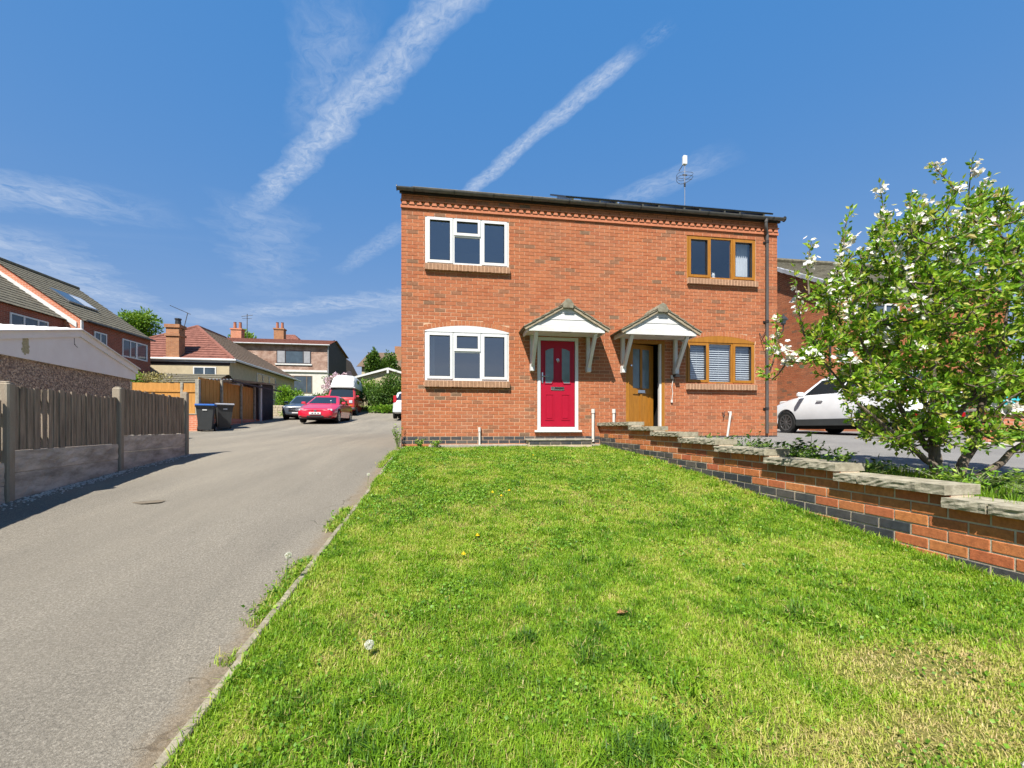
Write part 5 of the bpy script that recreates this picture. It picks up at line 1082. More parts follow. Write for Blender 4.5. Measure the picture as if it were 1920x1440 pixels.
# camper van with a high white roof
sp = dict(paint=van_red, L=4.5, hw=.92, wr=.32, axles=(.75, 3.2), spokes=8,
    stations=[(0, .80, .34, 1.02), (.05, .87, .30, 1.10), (.3, .91, .27, 1.15), (1.2, .92, .27, 1.15), (2.4, .92, .27, 1.15), (4.1, .92, .28, 1.15), (4.42, .88, .32, 1.14), (4.5, .80, .38, 1.1)],
    cab=dict(z0=1.14, z1=1.93, b0=.10, b1=4.46, t0=.62, t1=4.28, wb=.905, wt=.79, side=((.03, .22), (.27, .58), (.63, .94)), rt=1., rb=1.), mirror=(.55, 1.28),
    fit=[('grille', black_plastic, [(-.55, .40, -.02, .04, .80, .95)]), ('headlight', lamp_clear, pair(.52, .74, -.03, .05, .79, .98)), ('indicator', lamp_amber, pair(.55, .76, -.01, .06, .60, .67)), ('bumper', grey_plastic, [(-.90, .90, -.10, .06, .36, .50)]), ('number_plate', plate_w, [(-.26, .26, -.12, -.10, .38, .48)]), ('waist_moulding', lamp_clear, [(.915, .93, .3, 4.2, .98, 1.01), (-.93, -.915, .3, 4.2, .98, 1.01)])])
van = vehicle('camper_van', 'faded red camper van with tall white fibreglass roof', 'van', (-6.05, 21.3, zc(-6, 22.)-.02), R(2), sp)
b = MB(); stn = catmull([(.40, .70, 1.90, 1.96), (.55, .76, 1.88, 2.25), (1.0, .81, 1.87, 2.66), (1.6, .82, 1.87, 2.80), (3.0, .82, 1.87, 2.82), (4.0, .81, 1.87, 2.74), (4.35, .76, 1.88, 2.45), (4.45, .70, 1.9, 2.1)], 22); rings = []
for (y, hw, z0, z1) in stn: rings.append([(-hw, y, z0), (-hw*1.0, y, z0+(z1-z0)*.35), (-hw*.86, y, z0+(z1-z0)*.8), (-hw*.6, y, z1), (0, y, z1+.03), (hw*.6, y, z1), (hw*.86, y, z0+(z1-z0)*.8), (hw, y, z0+(z1-z0)*.35), (hw, y, z0)])
n = 9; b.add([p for r in rings for p in r], [(i*n+k, i*n+k+1, (i+1)*n+k+1, (i+1)*n+k) for i in range(len(rings)-1) for k in range(n-1)]+[tuple(range(n)), tuple((len(rings)-1)*n+k for k in range(n))]); ht = b.build('high_roof', van_white, van, True)
for s in (-1, 1): b = MB(); b.bbox(s*.80-.012, s*.80+.012, 1.5, 2.4, 2.12, 2.5, .004); b.build('roof_window', glass_car, ht)
b = MB(); b.box(-.84, .84, .42, 4.42, 1.85, 1.90); b.build('roof_seal', van_white, ht)
# silver hatchback half hidden by the house corner
sp = dict(paint=car_silver, L=3.9, hw=.86, wr=.30, axles=(.75, 3.2), spokes=7,
    stations=[(0, .60, .30, .68), (.10, .76, .24, .76), (.5, .84, .2, .86), (1.1, .86, .2, 1.0), (2.2, .865, .2, 1.03), (3.2, .86, .22, 1.05), (3.7, .82, .27, 1.04), (3.85, .78, .30, 1.0), (3.9, .70, .34, .94)],
    cab=dict(z0=1.0, z1=1.52, b0=.95, b1=3.84, t0=1.5, t1=3.5, wb=.78, wt=.64, rh=.14), mirror=(1.25, 1.06),
    fit=[('tail_lamp', lamp_red, pair(.60, .78, 3.72, 3.90, .88, 1.28)), ('number_plate', pm('yellow plate', (.75, .55, .05), .4, .05, 3, fine=0), [(-.26, .26, 3.885, 3.91, .62, .74)]), ('rear_bumper', car_silver, [(-.80, .80, 3.78, 3.96, .34, .56)]), ('headlight', lamp_clear, pair(.5, .72, .06, .2, .6, .72))])
vehicle('silver_hatchback', 'silver hatchback seen from behind, half hidden by the house corner', 'car', (-1.22, 19.65, zc(-1.2, 18.)-.02), R(180), sp)
# white crossover on the right-hand drive
sp = dict(paint=car_white, L=4.25, hw=.90, wr=.335, axles=(.84, 3.42), spokes=10,
    stations=[(0, .62, .34, .72), (.10, .78, .28, .82), (.45, .87, .24, .92), (1.1, .90, .24, 1.06), (2.2, .905, .25, 1.10), (3.3, .905, .25, 1.14), (3.9, .87, .30, 1.12), (4.18, .80, .36, 1.06), (4.25, .70, .44, .98)],
    cab=dict(z0=1.06, z1=1.58, b0=1.05, b1=4.1, t0=1.72, t1=3.62, wb=.81, wt=.63, rh=.16), mirror=(1.45, 1.12),
    fit=[('tail_lamp', lamp_red, pair(.52, .83, 3.98, 4.19, .93, 1.04)), ('rear_bumper', bin_m, [(-.80, .80, 3.95, 4.29, .30, .56)]), ('fog_lamp', lamp_red, pair(.5, .68, 4.26, 4.30, .42, .53)), ('sill_cladding', bin_m, [(.88, .92, 1.25, 3.02, .24, .42), (-.92, -.88, 1.25, 3.02, .24, .42)]), ('number_plate', pm('rear plate', (.7, .56, .12), .4, .05, 3, fine=0), [(-.26, .26, 4.25, 4.28, .70, .82)]), ('tailgate_trim', chrome, [(-.5, .5, 4.2, 4.265, .92, .945)]), ('door_handle', car_white, [(.895, .93, 1.95, 2.15, .92, .95), (-.93, -.895, 1.95, 2.15, .92, .95)]), ('headlight', lamp_clear, pair(.5, .78, .06, .24, .68, .82))])
vehicle('white_crossover', 'white crossover car with black sill cladding on the right-hand drive', 'car', (11.88, 3.46, .0), R(180), sp)

# ------------------------------------------------------------------ foliage helpers
def leaf_cloud(P_, N, size, seed, aspect=.5, tone=None, fold=.25):
    """P_ (n,3) leaf bases, N (n,3) rough directions -> verts, tri faces, tone"""
    r = np.random.default_rng(seed); n = len(P_); D = N+r.normal(0, .45, (n, 3)); D /= np.linalg.norm(D, axis=1, keepdims=True)+1e-9
    Rv = r.normal(0, 1, (n, 3)); Sd = np.cross(D, Rv); Sd /= np.linalg.norm(Sd, axis=1, keepdims=True)+1e-9; Up = np.cross(Sd, D)
    s = size*r.uniform(.65, 1.25, (n, 1)) if np.isscalar(size) else size[:, None]
    base = P_; tip = P_+D*s; m1 = P_+D*s*.45+Sd*s*aspect*.5+Up*s*fold*.3; m2 = P_+D*s*.45-Sd*s*aspect*.5+Up*s*fold*.3
    co = np.stack([base, m1, tip, m2], 1).reshape(-1, 3); k = np.arange(n)*4; F = np.concatenate([np.stack([k, k+1, k+2], 1), np.stack([k, k+2, k+3], 1)])
    tn = r.random(n) if tone is None else tone; return co, F, np.concatenate([tn, tn])
def merge(parts):
    off = 0; co = []; F = []; T = []
    for (c, f, t) in parts: co.append(c); F.append(f+off); T.append(t); off += len(c)
    return np.concatenate(co), np.concatenate(F), np.concatenate(T)
def clump_points(n, centers, radii, seed, shell=.55):
    r = np.random.default_rng(seed); i = r.integers(0, len(centers), n); d = r.normal(0, 1, (n, 3)); d /= np.linalg.norm(d, axis=1, keepdims=True); q = r.random((n, 1))**shell
    C_ = np.array(centers)[i]; Rr = np.array(radii)[i]; Rr = Rr if Rr.ndim == 2 else Rr[:, None]; return C_+d*q*Rr, d
def bush(name, label, cat, center, rad, n, size, mat, seed, clumps=26, group=None, stem=True, lump=.42):
    r = np.random.default_rng(seed); d = r.normal(0, 1, (clumps, 3)); d /= np.linalg.norm(d, axis=1, keepdims=True); q = r.random((clumps, 1))**.45*.78
    cs = np.array(center)+d*q*np.array(rad); P_, N = clump_points(n, cs, np.outer(r.uniform(lump*.7, lump*1.3, clumps), np.array(rad)), seed+1)
    gz = gl(center[0], center[1]) if center[0] < 4.3 else gr(center[0], center[1]); ok = P_[:, 2] > gz; P_, N = P_[ok], N[ok]
    t = thing(name, label, cat, (center[0], center[1], gz), 0, group); o_ = np.array([center[0], center[1], gz])
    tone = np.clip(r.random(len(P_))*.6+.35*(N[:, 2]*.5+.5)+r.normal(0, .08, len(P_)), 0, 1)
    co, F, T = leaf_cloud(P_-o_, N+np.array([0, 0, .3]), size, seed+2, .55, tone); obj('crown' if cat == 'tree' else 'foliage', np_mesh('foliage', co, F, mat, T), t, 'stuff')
    b = MB(); h = center[2]-gz
    for k in range(7 if cat != 'tree' else 9):
        e = cs[k]-o_; m0 = (r.uniform(-.08, .08)*rad[0], r.uniform(-.08, .08)*rad[1], 0) if cat != 'tree' else (0, 0, h*.35)
        r0 = .03 if cat != 'tree' else .09*rad[2]*.4; b.tube([m0, (e*.5+np.array([0, 0, h*.12])).tolist(), e.tolist()], [r0, r0*.6, r0*.25], 6)
    if cat == 'tree': b.tube([(0, 0, -.2), (.03, 0, h*.2), (0, 0, h*.45)], [rad[2]*.075, rad[2]*.055, rad[2]*.045], 8)
    b.build('trunk' if cat == 'tree' else 'stems', bark, t, True); return t
# trees and shrubs in the background
bush('tree', 'bright green tree between the terrace and the bungalow chimney', 'tree', (-28.0, 37, 9.9), (1.75, 1.75, 1.75), 6000, .24, tree_m, 31, 30)
bush('tree', 'pale tree top just above the terrace roof', 'tree', (-27.5, 29, 8.6), (2.0, 2.0, 2.2), 2500, .22, dry_m, 32, 18)
bush('tree', 'green tree top behind the bungalow ridge', 'tree', (-25.5, 52, 11.0), (2.4, 2.4, 1.9), 4000, .35, tree_m, 33, 20)
bush('garden_shrub', 'large glossy green shrub between the camper van and the house', 'shrub', (-3.2, 24.6, 2.35), (2.1, 1.5, 1.75), 13000, .16, hedge_m, 34, 40)
bush('garden_shrub', 'low bright green plant at the foot of the large shrub', 'shrub', (-2.9, 23.2, 1.35), (1.5, .5, .55), 4500, .16, weed_m, 35, 20)
bush('garden_shrub', 'yellow-green shrub behind the camper van', 'shrub', (-4.7, 25.6, 3.0), (1.0, .8, 1.25), 3500, .16, tree_m, 36, 18)
bush('conifer', 'left of two conifers on the skyline by the far roof', 'tree', (-8.4, 50, 8.0), (1.1, 1.1, 2.4), 3000, .35, hedge_m, 37, 24)
bush('conifer', 'right of two conifers on the skyline by the far roof', 'tree', (-6.6, 50, 7.8), (1.2, 1.2, 2.2), 3000, .35, hedge_m, 38, 24)
bush('hedge_bush', 'rounded green bush beside the shed end', 'shrub', (-9.4, 22.0, 2.05), (.95, .9, 1.0), 5200, .13, weed_m, 39, 24)
bush('hedge_bush', 'clipped olive hedge below the tile-hung house window', 'hedge', (-8.1, 26.2, 2.35), (1.6, .7, .75), 5200, .12, hedge_m, 40, 26)
rh = bush('rhododendron', 'pale pink flowering rhododendron beside the white van roof', 'shrub', (-8.0, 29.5, 3.65), (1.45, 1.0, 1.15), 2800, .16, hedge_m, 41, 22)
r_ = np.random.default_rng(5); d_ = r_.normal(0, 1, (34, 3)); d_ /= np.linalg.norm(d_, axis=1, keepdims=True); d_[:, 1] = -abs(d_[:, 1]); cs = d_*np.array([1.3, .9, 1.05])+np.array([0, 0, 3.65-gl(-8, 29.5)])
P_, N = clump_points(4200, cs, np.full(34, .2), 77, .3); co, F, T = leaf_cloud(P_, N, .09, 78, .9); obj('blossom', np_mesh('blossom', co, F, pink_m, T), rh, 'stuff')
bush('ivy_hedge', 'straggly yellow-green ivy above the orange fence', 'hedge', (-13.4, 12.2, 2.25), (2.6, .7, .45), 7000, .085, dry_m, 42, 40)
bush('ivy_hedge', 'small green bush at the corner of the cream garage', 'shrub', (-12.6, 11.6, 2.35), (.7, .5, .55), 2600, .09, weed_m, 43, 16)
# low cream stone wall and planting before the tile-hung house
sw = thing('stone_garden_wall', 'low cream stone wall with planting between the shed and the grey car', 'wall', (-10.6, 20.9, 0))
z0 = gl(-9, 21)-.1
b = MB(); b.box(0.02, 5.0, .02, .26, z0-.3, z0+.78); b.build('wall', mortar_w, sw)
for r in range(5):
    x = 0
    while x < 5:
        l = random.uniform(.2, .42); b = MB(); b.bbox(x+.005, min(x+l, 5)-.005, -.01+random.uniform(-.008, .008), .03, z0-.05+r*.165, z0+.105+r*.165, .012); b.build('stone', stone_m, sw); x += l
bush('bed_planting', 'low green planting along the foot of the stone wall', 'plants', (-8.6, 20.5, z0+.1), (1.3, .25, .35), 1500, .08, weed_m, 44, 14)
bush('heather_planting', 'reddish plants on top of the stone wall', 'plants', (-8.7, 21.6, z0+.85), (1.1, .3, .3), 1500, .07, dry_m, 45, 14)

# ------------------------------------------------------------------ the blossoming crab apple
tr = thing('crab_apple_tree', 'multi-stemmed crab apple tree with white blossom behind the garden wall', 'tree', (5.30, -5.70, gr(5.3, -5.7)))
rt = np.random.default_rng(21); F_ = np.array([math.sin(R(8.7)), math.cos(R(8.7)), 0]); R_ = np.array([math.cos(R(8.7)), -math.sin(R(8.7)), 0]); U_ = np.array([0, 0, 1.])
def loc3(r, d, h): return R_*r+F_*d+U_*h                             # right / away / up from the trunk base
stems = [[(0, 0, -.1), (-.02, .02, .25), (.0, .05, .6), (.03, .1, 1.1), (-.05, .2, 1.7), (-.1, .2, 2.35)],
         [(-.03, -.02, .1), (-.2, -.05, .26), (-.5, -.1, .45), (-.85, -.05, .8), (-1.05, .05, 1.2)],
         [(.0, .0, .2), (-.12, .1, .5), (-.35, .2, 1.0), (-.55, .25, 1.5), (-.62, .3, 2.05)],
         [(.12, .05, -.08), (.34, .1, .2), (.52, .15, .62), (.68, .2, 1.2), (.72, .25, 1.9), (.75, .25, 2.5)],
         [(.12, 0, -.06), (.45, .0, .12), (.85, .05, .42), (1.15, .1, .9), (1.3, .15, 1.6)],
         [(.02, .02, .4), (.2, -.1, .8), (.35, -.2, 1.3), (.4, -.25, 2.0)],
         [(-.02, .02, .35), (-.25, -.2, .7), (-.45, -.35, 1.2), (-.4, -.35, 1.75)],
         [(.02, .03, .5), (.1, .35, .9), (.1, .7, 1.4), (.05, .8, 1.9)]]
srad = [.066, .04, .036, .060, .052, .032, .03, .032]
nodes = []; b = MB()
for k, s in enumerate(stems):
    pts = catmull(s, 16); w = np.array([loc3(*p) for p in pts]); w += rt.normal(0, .010, w.shape); rr = [max(.008, srad[k]*(1-.9*(i/15)**.6)) for i in range(16)]
    b.tube([tuple(p) for p in w], rr, 9); nodes += [(w[i], rr[i]) for i in range(4, 16)]
b.build('trunk', bark, tr, True)
NP = np.array([n[0] for n in nodes]); tips = []
# volume tips
while len(tips) < 860:
    r, d, h = rt.uniform(-1.62, 1.7), rt.uniform(-.85, 1.25), rt.uniform(.28, 2.75)
    e = ((r-.05)/1.62)**2+((d-.2)/1.0)**2+((h-1.36)/1.32)**2
    if e > 1 or rt.random() > .35+.65*e: continue
    if h < .45 and rt.random() < .6: continue
    if r > .15 and h < .85 and rt.random() < .8: continue
    if r < -.9 and h > 1.95: continue
    q_ = np.array([5.30, -5.70, gr(5.3, -5.7)])+loc3(r, d, h)-CAM; zc_ = q_@F_; px_ = 960+810*(q_@R_)/zc_; py_ = 802-810*q_[2]/zc_
    if px_ < np.interp(py_, [300, 380, 440, 500, 540, 600, 660, 700, 730, 800, 840, 900], [1760, 1685, 1620, 1575, 1540, 1512, 1512, 1535, 1580, 1605, 1660, 1740])+rt.normal(0, 14): continue
    tips.append((loc3(r, d, h), 0))
# upright flowering shoots
for (r, d, h, hb) in [(-1.15, .25, 2.05, 1.3), (-.98, .25, 2.30, 1.4), (-.84, .0, 2.28, 1.5), (-.60, .25, 2.62, 1.4), (-.44, .1, 2.50, 1.6), (-.28, .3, 2.88, 1.6), (-.10, .15, 2.72, 1.7), (.12, .2, 3.02, 1.7), (.3, .1, 2.80, 1.7), (.52, .2, 3.08, 1.7), (.75, .25, 2.95, 1.8), (-1.36, .35, 1.35, .9), (-1.36, .45, 1.10, .8), (-1.22, .4, 1.65, 1.), (-.8, .1, 1.9, 1.2), (.9, .1, 2.6, 1.7), (1.1, .2, 2.4, 1.6)]:
    tips.append((loc3(r, d, h), 1))
order = sorted(tips, key=lambda q: np.min(np.linalg.norm(NP-q[0], axis=1))); tw = MB(); LP = []; LN = []; LT = []; BP = []; BN = []
for (p, up) in order:
    dist = np.linalg.norm(NP-p, axis=1)+.6*np.maximum(0, NP[:, 2]-p[2]+.08); i = int(np.argmin(dist)); a = NP[i]
    if up: a = a if a[2] < p[2]-.3 else NP[int(np.argmin(np.linalg.norm(NP-(p-np.array([0, 0, .6])), axis=1)))]
    mid = (a+p)/2+rt.normal(0, .04, 3)+np.array([0, 0, -.03 if not up else -.1]); pts = catmull([a, mid, p], 7); L = np.linalg.norm(p-a)
    tw.tube([tuple(q) for q in pts], [.009, .008, .007, .006, .005, .004, .002], 5, cap=False); NP = np.concatenate([NP, pts[2:6]])
    nl = int(36+L*36) if not up else int(30+L*34); t = rt.random(nl)**.75*.95+.05; k = t*6; i0 = np.minimum(k.astype(int), 5); q = pts[i0]+(pts[i0+1]-pts[i0])*(k-i0)[:, None]
    ax = (pts[-1]-pts[0])/L; dn = rt.normal(0, 1, (nl, 3)); dn -= ax*(dn@ax)[:, None]*.6; dn /= np.linalg.norm(dn, axis=1, keepdims=True); q = q+dn*rt.uniform(.0, .03 if up else .05, (nl, 1))
    LP.append(q); LN.append(dn*.8+ax*.7+np.array([0, 0, .15])); tone = rt.random(nl)*.85; tone[rt.random(nl) < .12] = rt.uniform(.85, 1.0); LT.append(tone)
    nf = rt.integers(22, 34) if up else (rt.integers(7, 14) if (rt.random() < .13 + .25*(p[2] > 1.7) + .15*(np.dot(p, R_) < -1.0)) else 0)
    if nf: ck = rt.random(4 if up else 1); BP.append(p-ax*ck[rt.integers(0, len(ck), nf)][:, None]*(.42 if up else .06)+rt.normal(0, .027, (nf, 3))); BN.append(rt.normal(0, .6, (nf, 3))+np.array([-.2, -.6, .7]))
tw.build('twigs', bark, tr, 2, kind='stuff')
co, F, T = leaf_cloud(np.concatenate(LP), np.concatenate(LN), .053, 22, .5, np.concatenate(LT)); obj('crown', np_mesh('crown', co, F, leaf_m, T), tr, 'stuff')
BPc = np.concatenate(BP); BNc = np.concatenate(BN); BNc /= np.linalg.norm(BNc, axis=1, keepdims=True); parts = []
for k in range(5):
    a = 2*math.pi*k/5; t1 = np.cross(BNc, np.array([.3, .8, .5])); t1 /= np.linalg.norm(t1, axis=1, keepdims=True); t2 = np.cross(BNc, t1); dr = t1*math.cos(a)+t2*math.sin(a); sd = -t1*math.sin(a)+t2*math.cos(a); s = .020
    co = np.stack([BPc, BPc+dr*s*.7+sd*s*.55+BNc*s*.3, BPc+dr*s*1.25+BNc*s*.35, BPc+dr*s*.7-sd*s*.55+BNc*s*.3], 1).reshape(-1, 3); n_ = len(BPc); kk = np.arange(n_)*4
    parts.append((co, np.concatenate([np.stack([kk, kk+1, kk+2], 1), np.stack([kk, kk+2, kk+3], 1)]), np.tile(rt.random(n_), 2)))
co, F, T = merge(parts); obj('blossom', np_mesh('blossom', co, F, blossom_m, T), tr, 'stuff')

# ------------------------------------------------------------------ planting behind the garden wall
def plant(name, label, x, y, h, n, size, mat, seed, spread_=.12, group='low plants in the bed behind the garden wall'):
    r = np.random.default_rng(seed); t = thing(name, label, 'plant', (x, y, gr(x, y)), 0, group); b = MB(); LP = []; LN = []
    for k in range(n):
        a = r.uniform(0, 6.28); e = np.array([math.cos(a)*spread_*r.uniform(.3, 1.2), math.sin(a)*spread_*r.uniform(.3, 1.2), h*r.uniform(.6, 1.1)]); b.tube([(e[0]*.15, e[1]*.15, -.02), tuple(e*np.array([.5, .5, .6])), tuple(e)], [.004, .003, .0015], 4)
        m_ = 9; tt = r.uniform(.25, 1., m_)[:, None]; LP.append(e*tt); d = r.normal(0, 1, (m_, 3)); d[:, 2] = abs(d[:, 2])*.4; LN.append(d)
    b.build('stems', stem_m, t); P_, N = np.concatenate(LP), np.concatenate(LN); co, F, T = leaf_cloud(P_, N, size, seed+1, .45); obj('foliage', np_mesh('foliage', co, F, mat, T), t, 'stuff')
beds = [(4.75, -2.3, .16, 9, .05, hedge_m, .22, 'small dark weed near the oak front door end of the bed'), (4.85, -3.1, .24, 14, .06, hedge_m, .3, 'dark leafy plant nearest the downpipe'), (4.8, -3.75, .22, 16, .06, hedge_m, .32, 'dark leafy plant, second along the bed from the house'),
        (4.9, -4.35, .24, 16, .06, hedge_m, .32, 'dark leafy plant, third along the bed from the house'), (4.85, -4.95, .22, 14, .055, weed_m, .3, 'leafy plant left of the crab apple trunk'), (4.75, -5.4, .16, 12, .055, hedge_m, .28, 'low plant at the foot of the crab apple'), (4.95, -6.15, .20, 14, .05, weed_m, .3, 'bright green plant right of the crab apple trunk'), (5.0, -6.7, .2, 14, .05, hedge_m, .3, 'dark plant at the right edge of the bed'),
        (5.2, -3.4, .42, 3, .07, hedge_m, .16, 'tall thin seedling standing above the bed plants'), (5.1, -4.5, .34, 3, .07, leaf_m, .14, 'pale seedling with broad leaves behind the coping')]
for i, (x, y, h, n, s, mt, sp_, lb) in enumerate(beds): plant('bed_plant', lb, x, y, h*1.1, n*(3 if n > 5 else 1), s, mt, 100+i*3, sp_*1.2)
def blades(X, Y, Z, H, Wd, tone, seed, lean=.45, name='grass', mat=None, parent=None):
    r = np.random.default_rng(seed); n = len(X); a = r.uniform(0, 2*math.pi, n); l = np.abs(r.normal(0, lean, n))*H; wx, wy = np.cos(a+1.57)*Wd/2, np.sin(a+1.57)*Wd/2; dx, dy = np.cos(a)*l, np.sin(a)*l
    co = np.zeros((n, 5, 3)); co[:, 0] = np.stack([X-wx, Y-wy, Z], 1); co[:, 1] = np.stack([X+wx, Y+wy, Z], 1)
    co[:, 2] = np.stack([X+dx*.4-wx*.8, Y+dy*.4-wy*.8, Z+H*.6], 1); co[:, 3] = np.stack([X+dx*.4+wx*.8, Y+dy*.4+wy*.8, Z+H*.6], 1); co[:, 4] = np.stack([X+dx, Y+dy, Z+H*np.sqrt(np.clip(1-(l/H*.55)**2, .2, 1))], 1)
    k = np.arange(n)*5; F = np.concatenate([np.stack([k, k+1, k+3], 1), np.stack([k, k+3, k+2], 1), np.stack([k+2, k+3, k+4], 1)]); return co.reshape(-1, 3), F, np.tile(tone, 3)
gb = np.random.default_rng(3); n = 26000; X = gb.uniform(4.40, 5.6, n); Y = gb.uniform(-7.2, -.05, n); k = (vnoise(X, Y, 2.2, 8) > .42) & ((Y > -3.6) | (gb.random(n) < .6)); X, Y = X[k], Y[k]
co, F, T = blades(X, Y, GR(X, Y), gb.uniform(.04, .13, len(X)), np.full(len(X), .006), np.clip(vnoise(X, Y, 5, 2)*.6+gb.normal(0, .1, len(X)), 0, 1), 9); o = obj('bed_grass', np_mesh('bed_grass', co, F, grass_m, T), None, 'stuff'); o['label'] = 'rough grass in the bed behind the garden wall'; o['category'] = 'grass'
# far side of the right-hand drive
b = MB(); b.box(9.0, 24, -3.2, -2.9, -.35, -.02)
lbw = thing('low_brick_wall', 'low orange brick wall with pale capping across the right-hand drive', 'wall', (12., -1.5, 0))
MB().box(0, 5., -.12, .1, -.3, .52).build('wall', pier_brick, lbw); MB().bbox(-.1, 5.1, -.22, .2, .521, .58, .01).build('capping', concrete, lbw)
struct('pale_paving', sheet(np.linspace(11., 20, 14), np.linspace(-2.9, -1.9, 4), lambda X, Y: GR(X, Y)+.02, 'pale_paving', paving))
bush('edge_hedge', 'low yellow-green planting in front of the low brick wall', 'hedge', (13.6, -1.8, .05), (2.0, .22, .25), 2600, .07, weed_m, 51, 22)
bush('edge_hedge', 'bushy green hedge behind the low brick wall at the right edge', 'hedge', (15.4, .2, 1.0), (2.0, .8, 1.0), 6000, .11, hedge_m, 52, 26)
t = thing('teal_watering_can', 'small teal watering can on the low wall at the right edge', 'watering can', (12.75, -1.5, .58))
MB().lathe([(.10, 0), (.10, .18), (.08, .22)], (0, 0, 0), 14).build('body', teal_m, t, True); MB().tube([(.08, 0, .05), (.2, 0, .18), (.25, 0, .25)], [.025, .02, .03], 8).build('spout', teal_m, t, True); MB().tube([(-.09, 0, .05), (-.17, 0, .16), (-.05, 0, .28), (.05, 0, .22)], .012, 6).build('handle', teal_m, t, True)

# ------------------------------------------------------------------ the lawn
def lawn_pts(n_, rg, seed):
    r = np.random.default_rng(seed); X = r.uniform(rg[0], rg[1], n_); Y = r.uniform(rg[2], rg[3], n_); return X, Y
fwd = np.array([math.sin(R(8.7)), math.cos(R(8.7))]); rgt = np.array([math.cos(R(8.7)), -math.sin(R(8.7))])
def dry(X, Y):
    a = 1.5*np.exp(-(((X-2.82)/.34)**2+((Y+7.46)/.14)**2)); a += 1.1*np.exp(-(((X-2.55)/.4)**2+((Y+7.78)/.12)**2)); a += .5*np.exp(-(((X-2.1)/.4)**2+((Y+7.9)/.12)**2)); return a
XS = []; YS = []
for (n_, rg, sd) in ((600000, (KX+.03, 4.26, -8.45, -5.4), 1), (215000, (KX+.03, 4.25, -5.4, -3.0), 2), (120000, (KX+.03, 4.24, -3.0, -.05), 3)):
    X, Y = lawn_pts(n_, rg, sd); q = np.stack([X-CAM[0], Y-CAM[1]], 1); Zc = q@fwd; Xc = q@rgt; k = (Zc > .9) & (np.abs(Xc) < Zc*1.25+.15); XS.append(X[k]); YS.append(Y[k])
X = np.concatenate(XS); Y = np.concatenate(YS); r = np.random.default_rng(6); n = len(X); d = np.sqrt((X-CAM[0])**2+(Y-CAM[1])**2)
thin = vnoise(X, Y, 6.5, 21)*.5+vnoise(X, Y, 2.2, 22)*.5; dr = dry(X, Y)
keep = r.random(n) < np.clip(.55+(thin-.32)*2.2, .28, 1)*np.clip(1-.55*dr, .3, 1)*np.where(d < 2.2, 1, np.where(d < 4, .75, .62))
X, Y, d, thin, dr = X[keep], Y[keep], d[keep], thin[keep], dr[keep]; n = len(X)
tuft = np.clip((vnoise(X, Y, 2.7, 23)*.45+vnoise(X, Y, 9.5, 24)*.55-.56)*4, 0, 1)
edge = np.clip(1-np.minimum(np.abs(X-KX)*0+9, np.minimum(np.abs(4.24-X), 9))/.14, 0, 1)
H = (r.uniform(.016, .036, n)+.034*tuft*r.random(n)+.05*edge*r.random(n))*(1-.35*np.clip(dr, 0, 1)); Wd = np.clip(.0022+.00075*d, .0022, .0075)*r.uniform(.7, 1.3, n)*(1+.5*(tuft > .6))
yel = np.clip((vnoise(X, Y, 1.6, 25)*.5+vnoise(X, Y, 5.2, 26)*.5-.42)*1.5, 0, .35)
mot = vnoise(X, Y, 15., 41)*.6+vnoise(X, Y, 33., 42)*.4-.5; tone = .41+r.normal(0, .12, n)+mot*.55+yel*.75-.05-.16*tuft+.55*np.clip(dr, 0, 1); st = r.random(n) < .05+.14*yel+.22*np.clip(mot, 0, 1)+.5*np.clip(dr, 0, 1); tone[st] = r.uniform(.8, 1., st.sum()); tone = np.clip(tone, 0, 1)
Z = z_lawn(X, Y)-.004; lean = .55
ne = 6500; Xe = KX+.012+np.abs(r.normal(0, .03, ne)); Ye = r.uniform(-8.3, -.1, ne); de = np.hypot(Xe-CAM[0], Ye-CAM[1]); ke = vnoise(Xe*0, Ye, 3.1, 51) > .48; Xe, Ye, de = Xe[ke], Ye[ke], de[ke]; ne = len(Xe)
X = np.concatenate([X, Xe]); Y = np.concatenate([Y, Ye]); H = np.concatenate([H, r.uniform(.02, .055, ne)]); Wd = np.concatenate([Wd, np.clip(.0022+.00075*de, .0022, .0075)]); tone = np.concatenate([tone, np.clip(r.normal(.45, .18, ne), 0, 1)]); mot = np.concatenate([mot, np.zeros(ne)]); Z = z_lawn(X, Y)-.004; n = len(X)
co, F, T = blades(X, Y, Z, H*(1+.5*np.clip(-mot, -.3, .5)), Wd, tone, 7, .85); 
g = obj('grass', np_mesh('grass', co, F, grass_m, T), None, 'stuff'); g['label'] = 'short bright green lawn grass with darker tufts and dry patches'; g['category'] = 'grass'
# creeping broad-leaved weeds, thickest on the left
n_ = 135000; X, Y = lawn_pts(n_, (KX+.02, 4.2, -8.3, -.3), 12); q = np.stack([X-CAM[0], Y-CAM[1]], 1); Zc = q@fwd; Xc = q@rgt; p_ = vnoise(X, Y, 2.4, 27)*.6+vnoise(X, Y, 8., 28)*.4; d = np.sqrt((q**2).sum(1))
k = (Zc > .9) & (np.abs(Xc) < Zc*1.25) & (r.random(n_) < np.clip((p_-.47)*4.5, 0, 1)*np.clip(1.15-(X-.2)/3.2, .12, 1)); X, Y, d = X[k], Y[k], d[k]; m_ = len(X)
P_ = np.stack([X, Y, z_lawn(X, Y)+r.uniform(.010, .034, m_)], 1); N = r.normal(0, 1, (m_, 3)); N[:, 2] = np.abs(N[:, 2])*.25
co, F, T = leaf_cloud(P_, N, np.clip(.010+.002*d, .011, .023)*r.uniform(.7, 1.4, m_), 13, .85, np.clip(r.normal(.45, .2, m_), 0, 1), .1); g = obj('lawn_weeds', np_mesh('lawn_weeds', co, F, weed_m, T), None, 'stuff'); g['label'] = 'creeping clover-like weeds through the left of the lawn'; g['category'] = 'weeds'
